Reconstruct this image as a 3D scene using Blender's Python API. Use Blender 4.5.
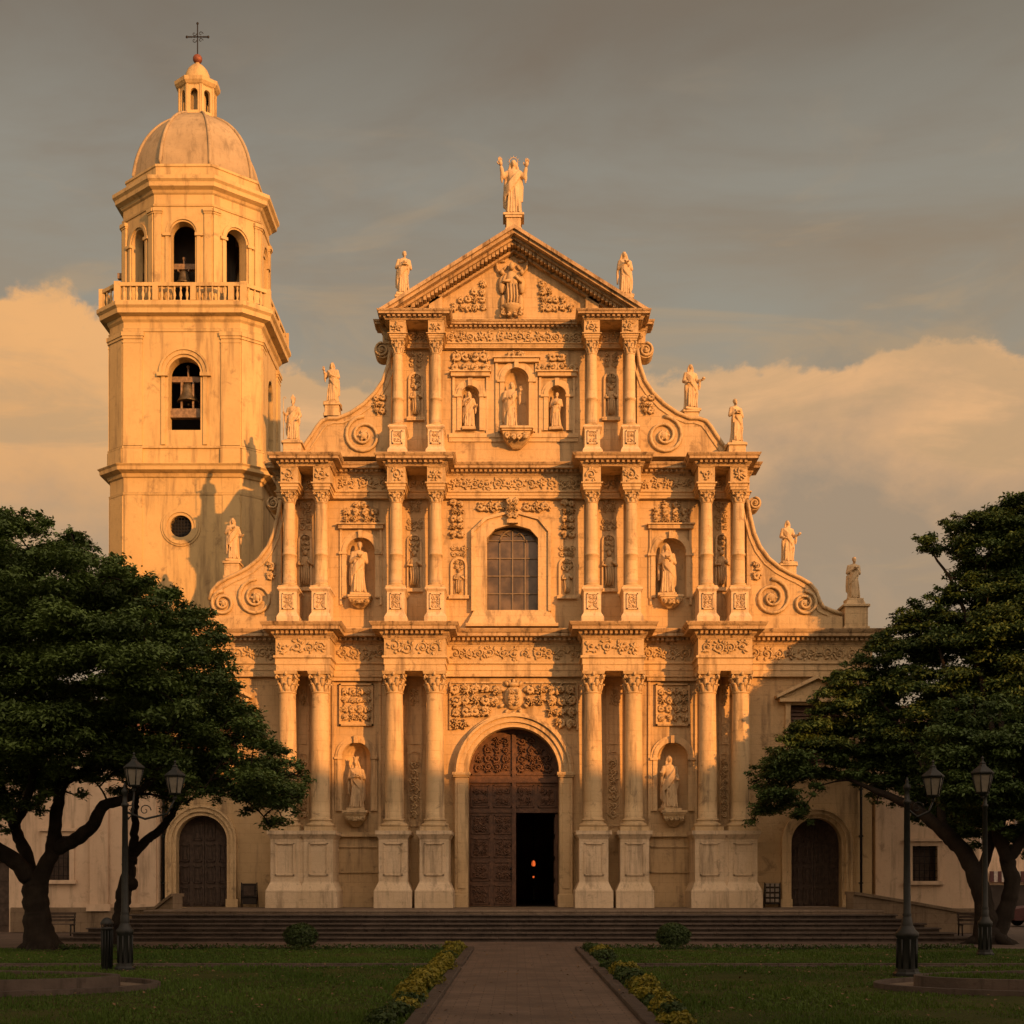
import bpy, bmesh, math, random
import numpy as np
from mathutils import Matrix, Vector
R=math.radians; PI=math.pi
for o in list(bpy.data.objects): bpy.data.objects.remove(o)
scene=bpy.context.scene
# ------------------------------------------------------------------ camera, sky, sun, exposure
F=1280.0; HX=517.0; HY=885.0; CAMH=2.0
cam_d=bpy.data.cameras.new('camera'); cam=bpy.data.objects.new('camera',cam_d); scene.collection.objects.link(cam)
cam.location=(0,0,CAMH); cam.rotation_euler=(R(90),0,0)
cam_d.sensor_width=36; cam_d.lens=36*F/1024; cam_d.shift_x=(512-HX)/1024; cam_d.shift_y=(HY-512)/1024
cam_d.clip_start=.1; cam_d.clip_end=4000
scene.camera=cam
scene.render.resolution_x=1024; scene.render.resolution_y=1024
SUN_AZ=R(39); SUN_EL=R(9)
sd=bpy.data.lights.new('sun','SUN'); sd.energy=5.0; sd.angle=R(.6); sd.color=(1.0,.405,.10)
so=bpy.data.objects.new('sun',sd); scene.collection.objects.link(so)
to_sun=Vector((math.sin(SUN_AZ)*math.cos(SUN_EL),-math.cos(SUN_AZ)*math.cos(SUN_EL),math.sin(SUN_EL)))
so.rotation_euler=to_sun.to_track_quat('Z','Y').to_euler(); so.location=to_sun*60
scene.view_settings.view_transform='Standard'; scene.view_settings.look='None'
scene.view_settings.exposure=0.08; scene.view_settings.gamma=1.0; scene.view_settings.use_curve_mapping=False

class NT:
    """small helper to write node trees"""
    def __init__(s,tree): s.t=tree; s.n=tree.nodes; s.l=tree.links
    def node(s,typ,**kw):
        n=s.n.new(typ)
        for k,v in kw.items(): setattr(n,k,v)
        return n
    def put(s,sock,v):
        if isinstance(v,bpy.types.NodeSocket): s.l.new(v,sock)
        elif v is not None:
            if isinstance(v,(tuple,list)) and len(v)==3 and sock.type=='RGBA': v=tuple(v)+(1,)
            sock.default_value=v
    def math(s,op,a,b=None,c=None,clamp=False):
        n=s.node('ShaderNodeMath',operation=op,use_clamp=clamp); s.put(n.inputs[0],a)
        if b is not None: s.put(n.inputs[1],b)
        if c is not None: s.put(n.inputs[2],c)
        return n.outputs[0]
    def mix(s,f,a,b,bt='MIX'):
        n=s.node('ShaderNodeMix',data_type='RGBA',blend_type=bt); s.put(n.inputs[0],f); s.put(n.inputs[6],a); s.put(n.inputs[7],b); return n.outputs[2]
    def noise(s,vec,scale,detail=4,rough=.55,dist=0):
        n=s.node('ShaderNodeTexNoise'); s.put(n.inputs['Vector'],vec); n.inputs['Scale'].default_value=scale
        n.inputs['Detail'].default_value=detail; n.inputs['Roughness'].default_value=rough; n.inputs['Distortion'].default_value=dist
        return n.outputs['Fac']
    def ramp(s,f,stops):
        n=s.node('ShaderNodeValToRGB'); s.put(n.inputs[0],f); e=n.color_ramp.elements
        while len(e)<len(stops): e.new(.5)
        for i,(p,c) in enumerate(stops):
            e[i].position=p; e[i].color=(c,c,c,1) if not isinstance(c,(tuple,list)) else tuple(c)+(1,)
        return n.outputs[0]
    def smooth(s,v,a,b):
        n=s.node('ShaderNodeMapRange',interpolation_type='SMOOTHSTEP'); s.put(n.inputs[0],v); n.inputs[1].default_value=a; n.inputs[2].default_value=b; return n.outputs[0]
    def mapping(s,vec,sc=(1,1,1),loc=(0,0,0),rot=(0,0,0)):
        n=s.node('ShaderNodeMapping'); s.put(n.inputs[0],vec); n.inputs['Location'].default_value=loc; n.inputs['Scale'].default_value=sc; n.inputs['Rotation'].default_value=rot; return n.outputs[0]

WEST=(1.12,.78,.57)
W=bpy.data.worlds.new('World'); scene.world=W; W.use_nodes=True
def build_world():
    t=NT(W.node_tree); t.n.clear()
    tc=t.node('ShaderNodeTexCoord').outputs['Generated']
    sky=t.node('ShaderNodeTexSky',sky_type='NISHITA',sun_disc=False,sun_elevation=SUN_EL,sun_rotation=PI-SUN_AZ,
               altitude=0,air_density=1.0,dust_density=4.0,ozone_density=1.0)
    base=t.mix(1.0,sky.outputs[0],(.1,.1,.1),'MULTIPLY')
    sx=t.node('ShaderNodeSeparateXYZ'); t.put(sx.inputs[0],tc); X,Y,Z=sx.outputs
    az=t.math('ARCTAN2',X,Y); hor=t.math('SQRT',t.math('ADD',t.math('MULTIPLY',X,X),t.math('MULTIPLY',Y,Y)))
    el=t.math('ARCTAN2',Z,hor)
    # thin warm veil of high haze over the clear sky
    veil_n=t.noise(t.mapping(tc,(1,1,3.0)),2.2,6,.6,.6)
    veil_c=t.ramp(el,[(0,(.42,.29,.17)),(.20,(.37,.285,.19)),(.40,(.325,.30,.235)),(.50,(.295,.268,.212)),(.60,(.20,.168,.122))])
    veil_c=t.mix(t.smooth(veil_n,.35,.72),veil_c,t.mix(t.smooth(el,.35,.6),(.34,.25,.155),(.20,.15,.10)))
    col=t.mix(.88,base,veil_c)
    # cumulus bank: cloud top follows a height that depends on the heading
    n1=t.noise(t.mapping(tc,(1,1,1.5),(.37,.2,.1)),5.5,7,.55,.3); n2=t.noise(t.mapping(tc,(1,1,2.0),(3,1,5)),1.9,5,.55)
    n3=t.noise(t.mapping(tc,(1,1,1.3),(5,5,1)),19,6,.6,.2)
    top=t.math('ADD',.383,t.math('MULTIPLY',t.math('SUBTRACT',n2,.5),.10))
    top=t.math('ADD',top,t.math('MULTIPLY',t.math('SUBTRACT',n1,.5),.21))
    lift=t.math('MULTIPLY',t.smooth(t.math('MULTIPLY',az,-1.0),.16,.36),.040)
    top=t.math('ADD',top,t.math('MULTIPLY',t.math('SUBTRACT',n3,.5),.085))
    top=t.math('ADD',top,lift)
    h=t.math('SUBTRACT',top,el)
    cm=t.smooth(h,-.002,.012)
    lit=t.smooth(h,.15,.0)
    det=t.noise(t.mapping(tc,(1,1,1.6),(7,2,1)),8,6,.6,.4)
    litd=t.math('MULTIPLY',t.math('ADD',lit,t.math('MULTIPLY',t.math('SUBTRACT',det,.5),1.5)),1.0,clamp=True)
    cc=t.mix(litd,(.36,.262,.175),(.76,.43,.20))
    warm=t.smooth(t.math('MULTIPLY',az,-1.0),.05,.36)
    cc=t.mix(t.math('MULTIPLY',warm,t.math('MULTIPLY',t.smooth(h,.30,.10),.72)),cc,(.88,.435,.145))
    col=t.mix(t.math('MULTIPLY',cm,t.math('ADD',.30,t.math('MULTIPLY',t.smooth(h,.27,.10),.60))),col,cc)
    # thin wisps higher up
    w=t.noise(t.mapping(tc,(1,1,4.0),(2,8,3)),4.0,7,.6,.8)
    wm=t.math('MULTIPLY',t.smooth(w,.50,.66),t.smooth(el,.62,.30))
    col=t.mix(t.math('MULTIPLY',wm,.62),col,(.46,.31,.17))
    # the broad bright western sky round the low sun, behind the viewer
    vd=t.node('ShaderNodeVectorMath',operation='DOT_PRODUCT'); t.put(vd.inputs[0],tc); g=Vector((math.sin(SUN_AZ)*.85,-math.cos(SUN_AZ)*.85,.53)).normalized(); vd.inputs[1].default_value=tuple(g)
    gl=t.smooth(vd.outputs['Value'],.15,.98); glc=t.mix(gl,(0,0,0),WEST); col=t.mix(1.0,col,glc,'ADD')
    bg=t.node('ShaderNodeBackground'); t.put(bg.inputs[0],col); bg.inputs[1].default_value=1.0
    out=t.node('ShaderNodeOutputWorld'); t.l.new(bg.outputs[0],out.inputs[0])
build_world()

# ------------------------------------------------------------------ helpers
def X(p,d): return (p-HX)*d/F
def Z(p,d): return CAMH-(p-HY)*d/F
def at(px,py,d): return Vector((X(px,d),d,Z(py,d)))
COL=scene.collection
def tag(o,label=None,cat=None,group=None,kind=None):
    if label: o['label']=label
    if cat: o['category']=cat
    if group: o['group']=group
    if kind: o['kind']=kind
    return o
def empty(name,loc,label,cat,group=None,rz=0):
    o=bpy.data.objects.new(name,None); COL.objects.link(o); o.location=loc; o.rotation_euler=(0,0,rz); o.empty_display_size=.3
    tag(o,label,cat,group); return o
def copy_tree(o,parent=None):
    c=o.copy(); COL.objects.link(c)
    if parent: c.parent=parent
    for ch in o.children: copy_tree(ch,c)
    return c
class MB:
    def __init__(s): s.v=[]; s.f=[]; s.sm=[]; s.M=None
    def add(s,vs,fs,smooth=False):
        b=len(s.v)
        if s.M is not None: vs=[s.M@Vector(p) for p in vs]
        s.v.extend([tuple(p) for p in vs]); s.f.extend([tuple(b+i for i in f) for f in fs]); s.sm.extend([smooth]*len(fs))
    def box(s,x0,x1,y0,y1,z0,z1):
        s.add([(x0,y0,z0),(x1,y0,z0),(x1,y1,z0),(x0,y1,z0),(x0,y0,z1),(x1,y0,z1),(x1,y1,z1),(x0,y1,z1)],
              [(0,3,2,1),(4,5,6,7),(0,1,5,4),(1,2,6,5),(2,3,7,6),(3,0,4,7)])
    def cbox(s,x0,x1,y0,y1,z0,z1,c=.02):
        "box with chamfered front vertical and top edges"
        p=[(x0,y1),(x0,y0+c),(x0+c,y0),(x1-c,y0),(x1,y0+c),(x1,y1)]
        q=[(x0+c,y1),(x0+c,y0+c*1.4),(x0+c*1.4,y0+c),(x1-c*1.4,y0+c),(x1-c,y0+c*1.4),(x1-c,y1)]
        n=6; vs=[(a,b,z0) for a,b in p]+[(a,b,z1-c) for a,b in p]+[(a,b,z1) for a,b in q]
        fs=[tuple(range(n-1,-1,-1)),tuple(range(2*n,3*n))]
        for k in range(2):
            for i in range(n):
                j=(i+1)%n; fs.append((k*n+i,k*n+j,(k+1)*n+j,(k+1)*n+i))
        s.add(vs,fs)
    def frustum(s,x0,x1,y0,y1,z0,X0,X1,Y0,Y1,z1):
        s.add([(x0,y0,z0),(x1,y0,z0),(x1,y1,z0),(x0,y1,z0),(X0,Y0,z1),(X1,Y0,z1),(X1,Y1,z1),(X0,Y1,z1)],
              [(0,3,2,1),(4,5,6,7),(0,1,5,4),(1,2,6,5),(2,3,7,6),(3,0,4,7)])
    def prism(s,pts,y0,y1):
        n=len(pts); vs=[(x,y0,z) for x,z in pts]+[(x,y1,z) for x,z in pts]
        fs=[tuple(range(n)),tuple(range(2*n-1,n-1,-1))]+[(i,i+n,(i+1)%n+n,(i+1)%n) for i in range(n)]
        s.add(vs,fs)
    def flat(s,pts,z0,z1):
        n=len(pts); vs=[(x,y,z0) for x,y in pts]+[(x,y,z1) for x,y in pts]
        fs=[tuple(range(n-1,-1,-1)),tuple(range(n,2*n))]+[(i,(i+1)%n,(i+1)%n+n,i+n) for i in range(n)]
        s.add(vs,fs)
    def lathe(s,prof,cx,cy,n=16,a0=0,smooth=True,cap=True):
        vs=[];fs=[];m=len(prof)
        for r,z in prof:
            for i in range(n):
                a=a0+2*PI*i/n; vs.append((cx+r*math.cos(a),cy+r*math.sin(a),z))
        for k in range(m-1):
            for i in range(n):
                j=(i+1)%n; fs.append((k*n+i,k*n+j,(k+1)*n+j,(k+1)*n+i))
        s.add(vs,fs,smooth)
        if cap:
            s.add(vs[:n],[tuple(range(n-1,-1,-1))]); s.add(vs[-n:],[tuple(range(n))])
    def tube(s,pts,rad,n=6,smooth=True,flat=None):
        pts=[Vector(p) for p in pts]; m=len(pts)
        if not isinstance(rad,(list,tuple)): rad=[rad]*m
        vs=[];fs=[]; up=Vector((0,1,0)) if flat is None else Vector(flat)
        for k,p in enumerate(pts):
            d=(pts[min(k+1,m-1)]-pts[max(k-1,0)])
            if d.length<1e-6: d=Vector((0,0,1))
            d.normalize(); u=up-d*up.dot(d)
            if u.length<.05: u=Vector((1,0,.01))-d*Vector((1,0,.01)).dot(d)
            u.normalize(); w=d.cross(u)
            for i in range(n):
                a=2*PI*i/n; vs.append(p+(u*math.cos(a)+w*math.sin(a))*rad[k])
        for k in range(m-1):
            for i in range(n):
                j=(i+1)%n; fs.append((k*n+i,k*n+j,(k+1)*n+j,(k+1)*n+i))
        fs.append(tuple(range(n-1,-1,-1))); fs.append(tuple((m-1)*n+i for i in range(n)))
        s.add(vs,fs,smooth)
    def ell(s,c,r,rot=None,n=8,m=5):
        if not isinstance(r,(tuple,list)): r=(r,r,r)
        vs=[];fs=[]; c=Vector(c)
        def T(x,y,z):
            p=Vector((x*r[0],y*r[1],z*r[2]))
            if rot is not None: p=rot@p
            return c+p
        vs.append(T(0,0,-1))
        for k in range(1,m):
            ph=-PI/2+PI*k/m
            for i in range(n): vs.append(T(math.cos(ph)*math.cos(2*PI*i/n),math.cos(ph)*math.sin(2*PI*i/n),math.sin(ph)))
        vs.append(T(0,0,1)); L=len(vs)-1
        for i in range(n): fs.append((0,1+(i+1)%n,1+i)); fs.append((L,L-n+i,L-n+(i+1)%n))
        for k in range(m-2):
            for i in range(n):
                j=(i+1)%n; fs.append((1+k*n+i,1+k*n+j,1+(k+1)*n+j,1+(k+1)*n+i))
        s.add(vs,fs,True)
    def mould(s,path,prof,closed=False):
        m=len(path); P=[Vector(p) for p in path]; vs=[];fs=[]; q=len(prof)
        for i in range(m):
            if closed: a=P[i]-P[i-1]; b=P[(i+1)%m]-P[i]
            else:
                a=P[i]-P[i-1] if i>0 else P[1]-P[0]; b=P[i+1]-P[i] if i<m-1 else a
            a.normalize(); b.normalize(); n1=Vector((a.y,-a.x)); n2=Vector((b.y,-b.x)); n=(n1+n2)/(1+n1.dot(n2))
            for o,z in prof: vs.append((P[i].x+n.x*o,P[i].y+n.y*o,z))
        for i in range(m if closed else m-1):
            j=(i+1)%m
            for k in range(q-1): fs.append((i*q+k,j*q+k,j*q+k+1,i*q+k+1))
        if not closed: fs.append(tuple(range(q))); fs.append(tuple((m-1)*q+k for k in range(q-1,-1,-1)))
        s.add(vs,fs)
    def build(s,name,mat,parent=None,loc=None):
        me=bpy.data.meshes.new(name); me.from_pydata(s.v,[],s.f); me.polygons.foreach_set('use_smooth',s.sm); me.update()
        if mat: me.materials.append(mat)
        o=bpy.data.objects.new(name,me); COL.objects.link(o)
        if loc is not None:
            me.transform(Matrix.Translation(-Vector(loc))); o.location=loc
        if parent:
            o.parent=parent
            if loc is None:   # vertices are world coordinates: bring them into the parent's frame
                me.transform(world_inv(parent))
            else: o.matrix_parent_inverse=world_inv(parent)
        return o
def world_inv(p):
    M=Matrix.Identity(4)
    while p is not None:
        M=(p.matrix_parent_inverse@Matrix.LocRotScale(p.location,p.rotation_euler,p.scale))@M; p=p.parent
    return M.inverted()
def wall(mb,x0,x1,z0,z1,y,ops=()):
    """one upright sheet at depth y pierced by openings; each opening = list of (x,zlow,zhigh) from left to right"""
    cur=x0
    for op in sorted(ops,key=lambda o:o[0][0]):
        a=op[0][0]; b=op[-1][0]
        if a>cur: mb.add([(cur,y,z0),(a,y,z0),(a,y,z1),(cur,y,z1)],[(0,1,2,3)])
        for (xa,la,ha),(xb,lb,hb) in zip(op[:-1],op[1:]):
            mb.add([(xa,y,z0),(xb,y,z0),(xb,y,lb),(xa,y,la)],[(0,1,2,3)]); mb.add([(xa,y,ha),(xb,y,hb),(xb,y,z1),(xa,y,z1)],[(0,1,2,3)])
        cur=b
    if cur<x1: mb.add([(cur,y,z0),(x1,y,z0),(x1,y,z1),(cur,y,z1)],[(0,1,2,3)])
def op_arch(cx,r,zb,zs,n=14,ry=None):
    ry=ry or r
    return [(cx-r*math.cos(PI*i/n),zb,zs+ry*math.sin(PI*i/n)) for i in range(n+1)]
def op_rect(x0,x1,zb,zt): return [(x0,zb,zt),(x1,zb,zt)]
def op_circ(cx,cz,r,n=16): return [(cx-r*math.cos(PI*i/n),cz-r*math.sin(PI*i/n),cz+r*math.sin(PI*i/n)) for i in range(n+1)]
def reveal(mb,op,y0,y1):
    lo=[(x,l) for x,l,h in op]; hi=[(x,h) for x,l,h in op][::-1]; loop=lo+hi
    n=len(loop)
    for i in range(n):
        (xa,za),(xb,zb)=loop[i],loop[(i+1)%n]
        if abs(xa-xb)+abs(za-zb)<1e-6: continue
        mb.add([(xa,y0,za),(xb,y0,zb),(xb,y1,zb),(xa,y1,za)],[(0,3,2,1)])
def niche(mb,cx,r,zb,zs,y,D,n=14,m=6):
    vs=[];fs=[]
    for k in range(2):
        for i in range(n+1):
            t=PI*i/n; vs.append((cx-r*math.cos(t),y+D*math.sin(t),[zb,zs][k]))
    for i in range(n): fs.append((i,i+1,i+n+2,i+n+1))
    fs.append(tuple(range(n,-1,-1))); mb.add(vs,fs,True)
    vs=[];fs=[]
    for k in range(m+1):
        ph=PI/2*k/m
        for i in range(n+1):
            t=PI*i/n; vs.append((cx-r*math.cos(t)*math.cos(ph),y+D*math.sin(t)*math.cos(ph),zs+r*math.sin(ph)))
    for k in range(m):
        for i in range(n): a=k*(n+1)+i; fs.append((a,a+1,a+n+2,a+n+1))
    mb.add(vs,fs,True)
def arch_band(mb,cx,zs,ri,ro,y0,y1,zb=None,n=20):
    vs=[];fs=[]; P=[]
    if zb is not None: P.append((-1,zb))
    ang=[PI-PI*i/n for i in range(n+1)]
    pts=[]
    if zb is not None: pts.append((cx-ro,cx-ri,zb,zb))
    for a in ang: pts.append((cx+ro*math.cos(a),cx+ri*math.cos(a),zs+ro*math.sin(a),zs+ri*math.sin(a)))
    if zb is not None: pts.append((cx+ro,cx+ri,zb,zb))
    for xo,xi,zo,zi in pts: vs+= [(xo,y0,zo),(xi,y0,zi),(xi,y1,zi),(xo,y1,zo)]
    for i in range(len(pts)-1):
        a=i*4;b=a+4
        fs+=[(a,b,b+1,a+1),(a+1,b+1,b+2,a+2),(a,a+3,b+3,b)]
    L=(len(pts)-1)*4; fs+=[(0,1,2,3),(L+3,L+2,L+1,L)]
    mb.add(vs,fs)
def spiral(mb,cx,y,cz,r,turns=1.5,dirn=1,a0=0,th=.05,n=None,yb=0,shrink=.15):
    n=n or int(10*turns)+2; P=[];rr=[]
    for i in range(n+1):
        t=i/n; a=a0+dirn*2*PI*turns*t; q=r*(1-(1-shrink)*t); P.append((cx+q*math.cos(a),y-yb*t,cz+q*math.sin(a))); rr.append(th*(1-.35*t))
    mb.tube(P,rr,5)
def leafy(mb,x,y,z,l,w,a,th=.05):
    rot=Matrix.Rotation(-a,3,'Y'); mb.ell((x+math.cos(a)*l*.5,y,z+math.sin(a)*l*.5),(l*.55,th,w*.5),rot,6,4)
def relief(mb,x0,x1,z0,z1,y,s=.5,seed=0,th=.045,mirror=False,dens=1.0,mask=None):
    """carved foliage: scrolls, rosettes and leaves standing proud of a wall at depth y"""
    rnd=random.Random(seed); xm=(x0+x1)/2; th*=1.45; s*=.88
    def one(xa,xb,flip):
        nx=max(1,round((xb-xa)/s)); nz=max(1,round((z1-z0)/s)); sx=(xb-xa)/nx; sz=(z1-z0)/nz
        for i in range(nx):
            for k in range(nz):
                cx=xa+sx*(i+.5)+rnd.uniform(-.1,.1)*sx; cz=z0+sz*(k+.5)+rnd.uniform(-.08,.08)*sz
                if mask and not mask(cx,cz): continue
                r=min(sx,sz)*.42*rnd.uniform(.85,1.1); d=1 if (i+k)%2 else -1; a0=rnd.uniform(0,6.3); ops=[]
                sgn=[1,-1] if flip else [1]
                tt=rnd.uniform(1.1,1.6); lv=[(rnd.uniform(0,6.28),rnd.uniform(.7,1.15)) for _ in range(int(7*dens)+1)]; kind=rnd.random()
                for g in sgn:
                    ccx=cx if g==1 else 2*xm-cx; aa=a0 if g==1 else PI-a0; dd=d*g
                    if kind<.82: spiral(mb,ccx,y-th*.5,cz,r,tt,dd,aa,th*.62)
                    else:
                        for q in range(6): leafy(mb,ccx,y-th*.5,cz,r*.95,r*.42,q*PI/3+a0,th)
                    mb.ell((ccx,y-th*.8,cz),(r*.28,th*1.2,r*.28),None,6,4)
                    for la,ls in lv:
                        l2=la if g==1 else PI-la
                        leafy(mb,ccx+math.cos(l2)*r*.8,y-th*.4,cz+math.sin(l2)*r*.8,r*.8*ls,r*.38,l2+dd*.7,th*.9)
    if mirror: one(x0,xm,True)
    else: one(x0,x1,False)
def steps_path(blocks,yb,yw,xl,xr,yback):
    p=[(xl,yback),(xl,yw)]
    for a,b in blocks: p+=[(a,yw),(a,yb),(b,yb),(b,yw)]
    p+=[(xr,yw),(xr,yback)]; return p

# ------------------------------------------------------------------ materials
def mat(name): 
    m=bpy.data.materials.new(name); m.use_nodes=True; t=NT(m.node_tree); b=t.n['Principled BSDF']; return m,t,b
def stone(name,c1,c2,stain=(.12,.085,.055),stain_amt=.35,rough=.85,scale=1.0,bump=.25,courses=False):
    m,t,b=mat(name); g=t.node('ShaderNodeNewGeometry').outputs['Position']
    n1=t.noise(g,.55*scale,6,.6); n2=t.noise(g,6*scale,5,.65); n3=t.noise(t.mapping(g,(2.6,2.6,.28)),1.0*scale,6,.65)
    c=t.mix(t.smooth(n1,.3,.7),c1,c2)
    c=t.mix(t.math('MULTIPLY',t.smooth(n2,.5,.8),.35),c,tuple(v*.62 for v in c1))
    c=t.mix(t.math('MULTIPLY',t.smooth(n3,.49,.70),stain_amt),c,stain)
    n5=t.noise(g,1.7*scale,7,.7,.5); c=t.mix(t.math('MULTIPLY',t.smooth(n5,.56,.70),stain_amt*.9),c,stain)
    # grime lodged on upward ledges
    nz=t.node('ShaderNodeSeparateXYZ'); t.put(nz.inputs[0],t.node('ShaderNodeNewGeometry').outputs['Normal'])
    led=t.math('MULTIPLY',t.smooth(nz.outputs[2],.5,.95),.6); c=t.mix(led,c,tuple(v*.42 for v in c1))
    t.put(b.inputs['Base Color'],c); b.inputs['Roughness'].default_value=rough; b.inputs['Specular IOR Level'].default_value=.2
    n4=t.noise(g,26*scale,5,.7); hgt=t.math('ADD',t.math('MULTIPLY',n4,.5),t.math('MULTIPLY',n2,.8))
    if courses:
        br=t.node('ShaderNodeTexBrick'); sp=t.node('ShaderNodeSeparateXYZ'); t.put(sp.inputs[0],g); cb=t.node('ShaderNodeCombineXYZ')
        t.put(cb.inputs[0],t.math('ADD',sp.outputs[0],sp.outputs[1])); t.put(cb.inputs[1],sp.outputs[2]); t.put(br.inputs['Vector'],cb.outputs[0])
        br.inputs['Scale'].default_value=1; br.inputs['Brick Width'].default_value=.95; br.inputs['Row Height'].default_value=.42; br.inputs['Mortar Size'].default_value=.012; br.inputs['Mortar Smooth'].default_value=.4
        hgt=t.math('SUBTRACT',hgt,t.math('MULTIPLY',br.outputs['Fac'],.8 if courses is True else courses))
        t.put(b.inputs['Base Color'],t.mix(t.math('MULTIPLY',br.outputs['Fac'],.35 if courses is True else courses*.4),c,tuple(v*.35 for v in c1)))
    bp=t.node('ShaderNodeBump'); bp.inputs['Strength'].default_value=bump; bp.inputs['Distance'].default_value=.05; t.put(bp.inputs['Height'],hgt); t.put(b.inputs['Normal'],bp.outputs[0])
    return m
def plain(name,c,rough=.7,metal=0,var=.25,scale=8,bump=.15,emit=None,est=0,alpha=None):
    m,t,b=mat(name); g=t.node('ShaderNodeNewGeometry').outputs['Position']; n=t.noise(g,scale,4,.6)
    t.put(b.inputs['Base Color'],t.mix(t.smooth(n,.3,.75),tuple(v*(1-var) for v in c),tuple(min(1,v*(1+var)) for v in c)))
    b.inputs['Roughness'].default_value=rough; b.inputs['Metallic'].default_value=metal
    if bump:
        bp=t.node('ShaderNodeBump'); bp.inputs['Strength'].default_value=bump; bp.inputs['Distance'].default_value=.02; t.put(bp.inputs['Height'],t.noise(g,scale*4,3)); t.put(b.inputs['Normal'],bp.outputs[0])
    if emit: b.inputs['Emission Color'].default_value=tuple(emit)+(1,); b.inputs['Emission Strength'].default_value=est
    return m
M={}
M['stone']=stone('facade stone',(.57,.42,.23),(.65,.49,.28),stain_amt=.62,bump=.55,courses=.35)
M['cornice']=stone('grimy cornice stone',(.42,.30,.17),(.58,.43,.25),(.07,.045,.028),stain_amt=.85,scale=1.8,bump=.7)
M['ped']=stone('pale pedestal stone',(.64,.50,.32),(.74,.59,.40),(.20,.145,.095),stain_amt=.55,scale=1.3,bump=.5,courses=.35)
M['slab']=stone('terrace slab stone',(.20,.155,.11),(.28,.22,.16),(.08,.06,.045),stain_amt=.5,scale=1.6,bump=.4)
M['carved']=stone('carved stone',(.50,.37,.20),(.60,.455,.26),stain_amt=.55,scale=2,bump=.45)
M['wall']=stone('rendered wall',(.50,.365,.195),(.60,.445,.25),stain_amt=.60,scale=.8,bump=.5,courses=.45)
M['plaster']=stone('tower plaster',(.52,.385,.185),(.60,.45,.22),(.20,.14,.08),stain_amt=.62,scale=.8,bump=.3)
M['wing']=stone('wing plaster',(.60,.45,.31),(.68,.53,.375),stain_amt=.42,scale=.9,bump=.25)
M['blocks']=stone('rough block masonry',(.17,.125,.082),(.27,.205,.135),(.05,.04,.028),stain_amt=.65,bump=.6,courses=True)
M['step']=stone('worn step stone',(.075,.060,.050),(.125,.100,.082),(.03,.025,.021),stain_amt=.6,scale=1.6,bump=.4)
M['statue']=stone('statue marble',(.54,.405,.235),(.62,.47,.28),(.20,.15,.10),stain_amt=.5,scale=3,bump=.2)
M['dome']=stone('dome render',(.34,.27,.17),(.44,.35,.22),(.16,.13,.085),stain_amt=.55,scale=1.3,bump=.3)
M['wood']=plain('carved dark wood',(.10,.048,.024),.6,0,.35,5,.4)
M['wood2']=plain('weathered plank wood',(.060,.040,.028),.75,0,.35,6,.5)
M['iron']=plain('dark green painted iron',(.012,.015,.014),.55,.2,.3,10,.2)
M['black']=plain('blackened iron',(.018,.017,.016),.6,.5,.2,10,.1)
M['bronze']=plain('weathered bronze',(.13,.105,.065),.5,.6,.4,6,.3)
M['beam']=plain('bleached oak beam',(.24,.17,.11),.8,0,.35,7,.4)
M['rust']=plain('rusted copper ball',(.22,.07,.035),.6,.3,.3,9,.2)
M['dark']=plain('unlit interior',(.035,.028,.022),.95,0,.2,3,0)  # near-black colour carries the gloom of interiors; the notice board uses it too
M['pane']=plain('dusty leaded glass',(.115,.085,.055),.28,0,.5,1.3,.15)
M['lead']=plain('lead came',(.20,.16,.11),.6,.1,.2,8,.1)
M['frost']=plain('frosted lantern glass',(.20,.185,.15),.35,0,.15,9,.05)
M['roof']=plain('old roof tile',(.17,.085,.05),.85,0,.35,4,.4)
M['bark']=stone('bark',(.016,.012,.009),(.032,.025,.018),(.015,.012,.009),stain_amt=.6,scale=4,bump=.9)
M['lampglow']=plain('sanctuary lamp glow',(.9,.3,.1),.5,0,.1,4,0,emit=(1,.16,.03),est=.8)
M['red']=plain('faded red paint',(.06,.013,.011),.6); M['white']=plain('chalky white paint',(.42,.38,.33),.6)
M['paper']=plain('printed sheet',(.30,.26,.21),.8)
def leafmat(name,c1,c2,rough=.55):
    m,t,b=mat(name); inf=t.node('ShaderNodeAttribute',attribute_name='tone',attribute_type='GEOMETRY'); 
    c=t.mix(inf.outputs['Fac'],c1,c2); t.put(b.inputs['Base Color'],c); b.inputs['Roughness'].default_value=rough; b.inputs['Specular IOR Level'].default_value=.25
    tr=t.node('ShaderNodeBsdfTranslucent'); t.put(tr.inputs[0],t.mix(.5,c,(.10,.12,.01))); mx=t.node('ShaderNodeMixShader'); mx.inputs[0].default_value=.14
    t.l.new(b.outputs[0],mx.inputs[1]); t.l.new(tr.outputs[0],mx.inputs[2]); t.l.new(mx.outputs[0],t.n['Material Output'].inputs[0]); return m
M['leaf']=leafmat('tree leaves',(.030,.055,.014),(.115,.180,.042))
M['leaf_r']=leafmat('darker tree leaves',(.026,.052,.016),(.095,.155,.042))
M['hedge']=leafmat('clipped bush leaves',(.02,.040,.010),(.05,.085,.02))
M['golden']=leafmat('golden edging leaves',(.10,.11,.010),(.26,.21,.020))
M['grassb']=leafmat('lawn blades',(.032,.072,.007),(.075,.130,.018),.7)
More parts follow.
